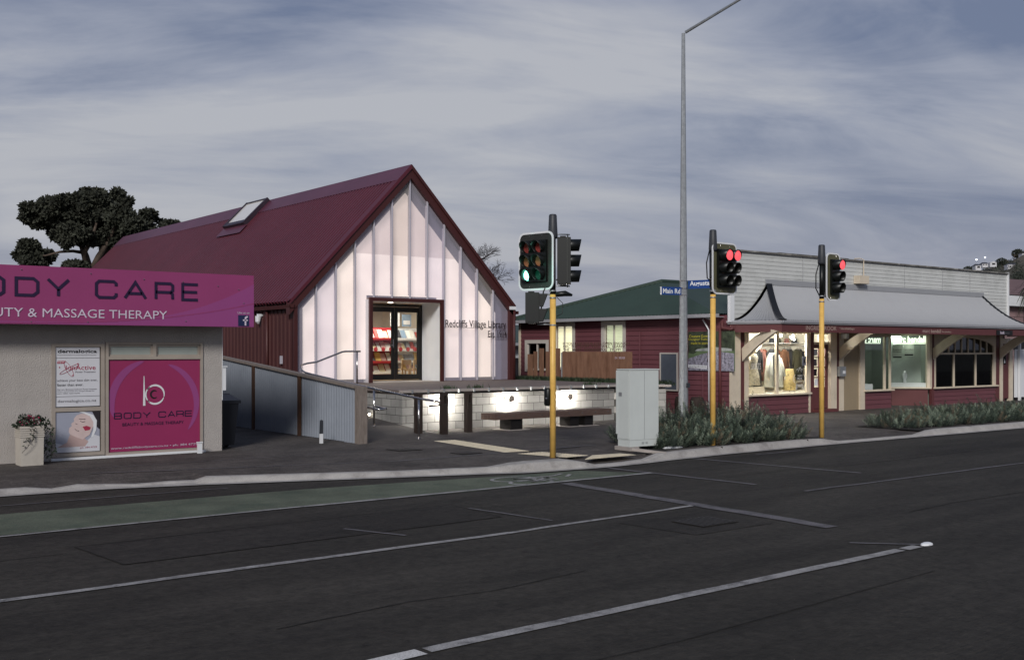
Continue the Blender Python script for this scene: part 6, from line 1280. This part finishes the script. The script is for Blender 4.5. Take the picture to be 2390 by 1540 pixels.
mb = MB(); rnd = random.Random(4)
for k in range(40):
    a = rnd.uniform(0,6.28); el = rnd.uniform(-.6,1.1); d = Vector((math.cos(a)*math.cos(el), math.sin(a)*math.cos(el), math.sin(el))); L0 = None
    for i in range(8): q = pp+d*i*.14+Vector((0,0,-.018*i*i)); s_ = Vector((-math.sin(a),math.cos(a),0))*.035*(1-i/8); 
    P_ = [pp+d*i*.14+Vector((0,0,-.018*i*i)) for i in range(8)]
    for i in range(7): s_ = Vector((-math.sin(a),math.cos(a),0))*.035*(1-i/8); mb.quad(P_[i]-s_, P_[i]+s_, P_[i+1]+s_*.8, P_[i+1]-s_*.8)
mb.build('fronds', M('palm_frond','3d4334',.7,0,.3,4), t)

# ------------------------------------------------------------------ hill with houses
def cs2(X, Y): return (X*math.cos(T38)+Y*math.sin(T38), -X*math.sin(T38)+Y*math.cos(T38))
HS = 4.2
def hillh(X, Y):
    return HS*hillh1(X/HS, Y/HS)
def hillh1(X, Y):
    u = 1195+2500*X/Y; pr = [(1900,0),(2080,12),(2190,23),(2235,27),(2300,30.5),(2345,32),(2390,37),(2500,44),(2800,60),(3300,66)]
    if u <= 1900: hc = 0
    else:
        hc = 66
        for (a, b), (c, d) in zip(pr, pr[1:]):
            if a <= u <= c: hc = b+(d-b)*(u-a)/(c-a); break
    f = max(0, min(1, (Y-230)/170)); f = f*f*(3-2*f)
    return hc*f*min(1, Y/400)
from mathutils import noise as mnoise
mb = MB(); nx_, ny_ = 70, 40; vs = []
for j in range(ny_+1):
    Y = (225+j*(500-225)/ny_)*HS
    for i in range(nx_+1):
        X = (1880+i*(3300-1880)/nx_-1195)/2500*Y; x, y = cs2(X, Y); vs.append((x, y, RZ-.5+hillh(X, Y)+mnoise.noise(Vector((x*.02,y*.02,0)))*5*min(1,hillh(X,Y)/40)))
mb.add(vs, [(j*(nx_+1)+i, j*(nx_+1)+i+1, (j+1)*(nx_+1)+i+1, (j+1)*(nx_+1)+i) for j in range(ny_) for i in range(nx_)])
tags(mb.build('hill', M('hill_scrub','48463c',.9,0,.35,.02,.5,.2,dirt=('7a6a5c',.5,.008)), None, True), kind='structure')
mScrub = M('hill_scrub_leaves', '363b33', .9, 0, .45, .04)
rnd = random.Random(21); mb = MB()
def hp(u, Y): X = (u-1195)/2500*Y; x, y = cs2(X, Y); return x, y, hillh(X, Y)
blobs = []
for _ in range(520):
    u = rnd.uniform(2160, 2520); Y = rnd.uniform(270, 400)*HS; x, y, z = hp(u, Y); s_ = rnd.uniform(.7,1.7)*HS*.8
    if Y > 355*HS and (2268 < u < 2332 or u > 2345): s_ *= .7
    if z > 4: blobs.append((x, y, z+s_*.3, s_*1.3, s_*1.3, s_*.8))
leafcards(mb, blobs, 34000, 2.2, 0, 6, .6); tags(mb.build('hill_scrub', mScrub), kind='stuff')
for i, (u, s_, lab) in enumerate(((2193,1.3,'small lone tree on the skyline above the pale parapet'),(2262,2.2,'rounded tree at the left end of the hilltop houses'),(2338,2.0,'dark spreading tree on the hilltop between the white houses'),(2375,1.8,'dark tree below the flat-roofed hilltop house'))):
    x, y, z = hp(u, 395*HS); s_ *= HS; t = thing('hill_tree', lab, 'tree', (x, y, z)); mb = MB(); leafcards(mb, [(x,y,z+s_*.5,s_*1.2,s_,s_*.8),(x+s_*.8,y,z+s_*.3,s_*.8,s_*.8,s_*.6)], 1800, 1.9, 0, i, .5); mb.build('crown', mScrub, t); mb = MB(); mb.tube([(x,y,z-1),(x,y,z+s_)], [1,.5], 6); mb.build('trunk', mBark, t)
mHW = M('house_white','c4c3c6',.7,0,.05,.2); mHR = M('house_roof','3a3b42',.7,0,.1,.2)
def hillhouse(lab, u, Y, v, w_, h, gable=False, wins=3, flatroof=False):
    p = at(u, v, Y*HS); w_ *= HS*.72; h *= HS*.75; e = Vector((math.cos(T38), -math.sin(T38), 0)); g = Vector((math.sin(T38), math.cos(T38), 0)); t = thing('hill_house', lab, 'house', tuple(p)); D2 = 12
    def q(a, b, z): return p+e*a+g*b+Vector((0,0,z))
    mb = MB(); mb.ext([q(0,0,-2),q(w_,0,-2),q(w_,D2,-2),q(0,D2,-2)], (0,0,h+2)); mb.build('wall', mHW, t)
    mb = MB()
    if flatroof: mb.ext([q(-.8,-.8,h),q(w_+.8,-.8,h),q(w_+.8,D2,h),q(-.8,D2,h)], (0,0,.8))
    elif gable: mb.ext([q(-.3,-.4,h),q(w_+.3,-.4,h),q(w_/2,-.4,h+2.4)], g*(D2+.8))
    else: mb.add([q(-.4,-.4,h),q(w_+.4,-.4,h),q(w_+.4,D2,h),q(-.4,D2,h),q(w_*.2,D2/2,h+2.6),q(w_*.8,D2/2,h+2.6)], [(0,1,5,4),(1,2,5),(2,3,4,5),(3,0,4),(3,2,1,0)])
    mb.build('roof', mHW if gable else mHR, t)
    for k in range(wins): a = w_*(k+.3)/wins; mb = MB(); mb.ext([q(a,-.05,h*.3),q(a+w_/wins*.5,-.05,h*.3),q(a+w_/wins*.5,-.05,h*.8),q(a,-.05,h*.8)], g*.04); mb.build('window', mBlack, t)
hillhouse('small white hilltop house with one dark window, leftmost of the row', 2277, 380, 628, 2.7, 1.7, False, 1)
hillhouse('long dark-roofed hilltop house joined beside the small white one', 2293, 384, 621, 3.6, 1.1, False, 3)
hillhouse('white gabled hilltop house right of the dark-roofed one', 2311, 382, 620, 3.2, 1.4, True, 1)
hillhouse('long low white house under a wide dark roof halfway up the hill', 2352, 370, 626, 9, 1.7, False, 9)
hillhouse('dark flat-roofed house at the top right edge of the hill', 2386, 385, 602, 5, 2.2, False, 2, True)
for i, (u, v, lab) in enumerate(((2279,606,'lit street lamp on the hilltop, the left of two'),(2299,601,'lit street lamp on the hilltop, the right of two'))):
    p = at(u, v, 390*HS); t = thing('hill_lamp', lab, 'street lamp', (p.x, p.y, p.z-20)); mb = MB(); mb.ball(p, 1.1); mb.build('lamp', EM('far_lamp','e8f0ff',6), t); mb = MB(); mb.tube([(p.x-.6,p.y+.4,p.z-20),(p.x-.6,p.y+.4,p.z+.3)], .25, 6); mb.build('column', mGalv, t)
for i, (u, v, lab) in enumerate(((2352,613,'wooden power pole on the hilltop, nearer the gabled house'),(2368,600,'wooden power pole on the hilltop below the flat-roofed house'))):
    p = at(u, v, 385*HS); t = thing('power_pole', lab, 'power pole', (p.x, p.y, p.z-20)); mb = MB(); mb.tube([(p.x,p.y,p.z-20),(p.x,p.y,p.z+4)], .35, 6); mb.build('pole', mBark, t); mb = MB(); mb.bar((p.x-2.6,p.y+2,p.z+2.5),(p.x+2.6,p.y-2,p.z+2.5),.4,.4); mb.build('crossarm', mBark, t)
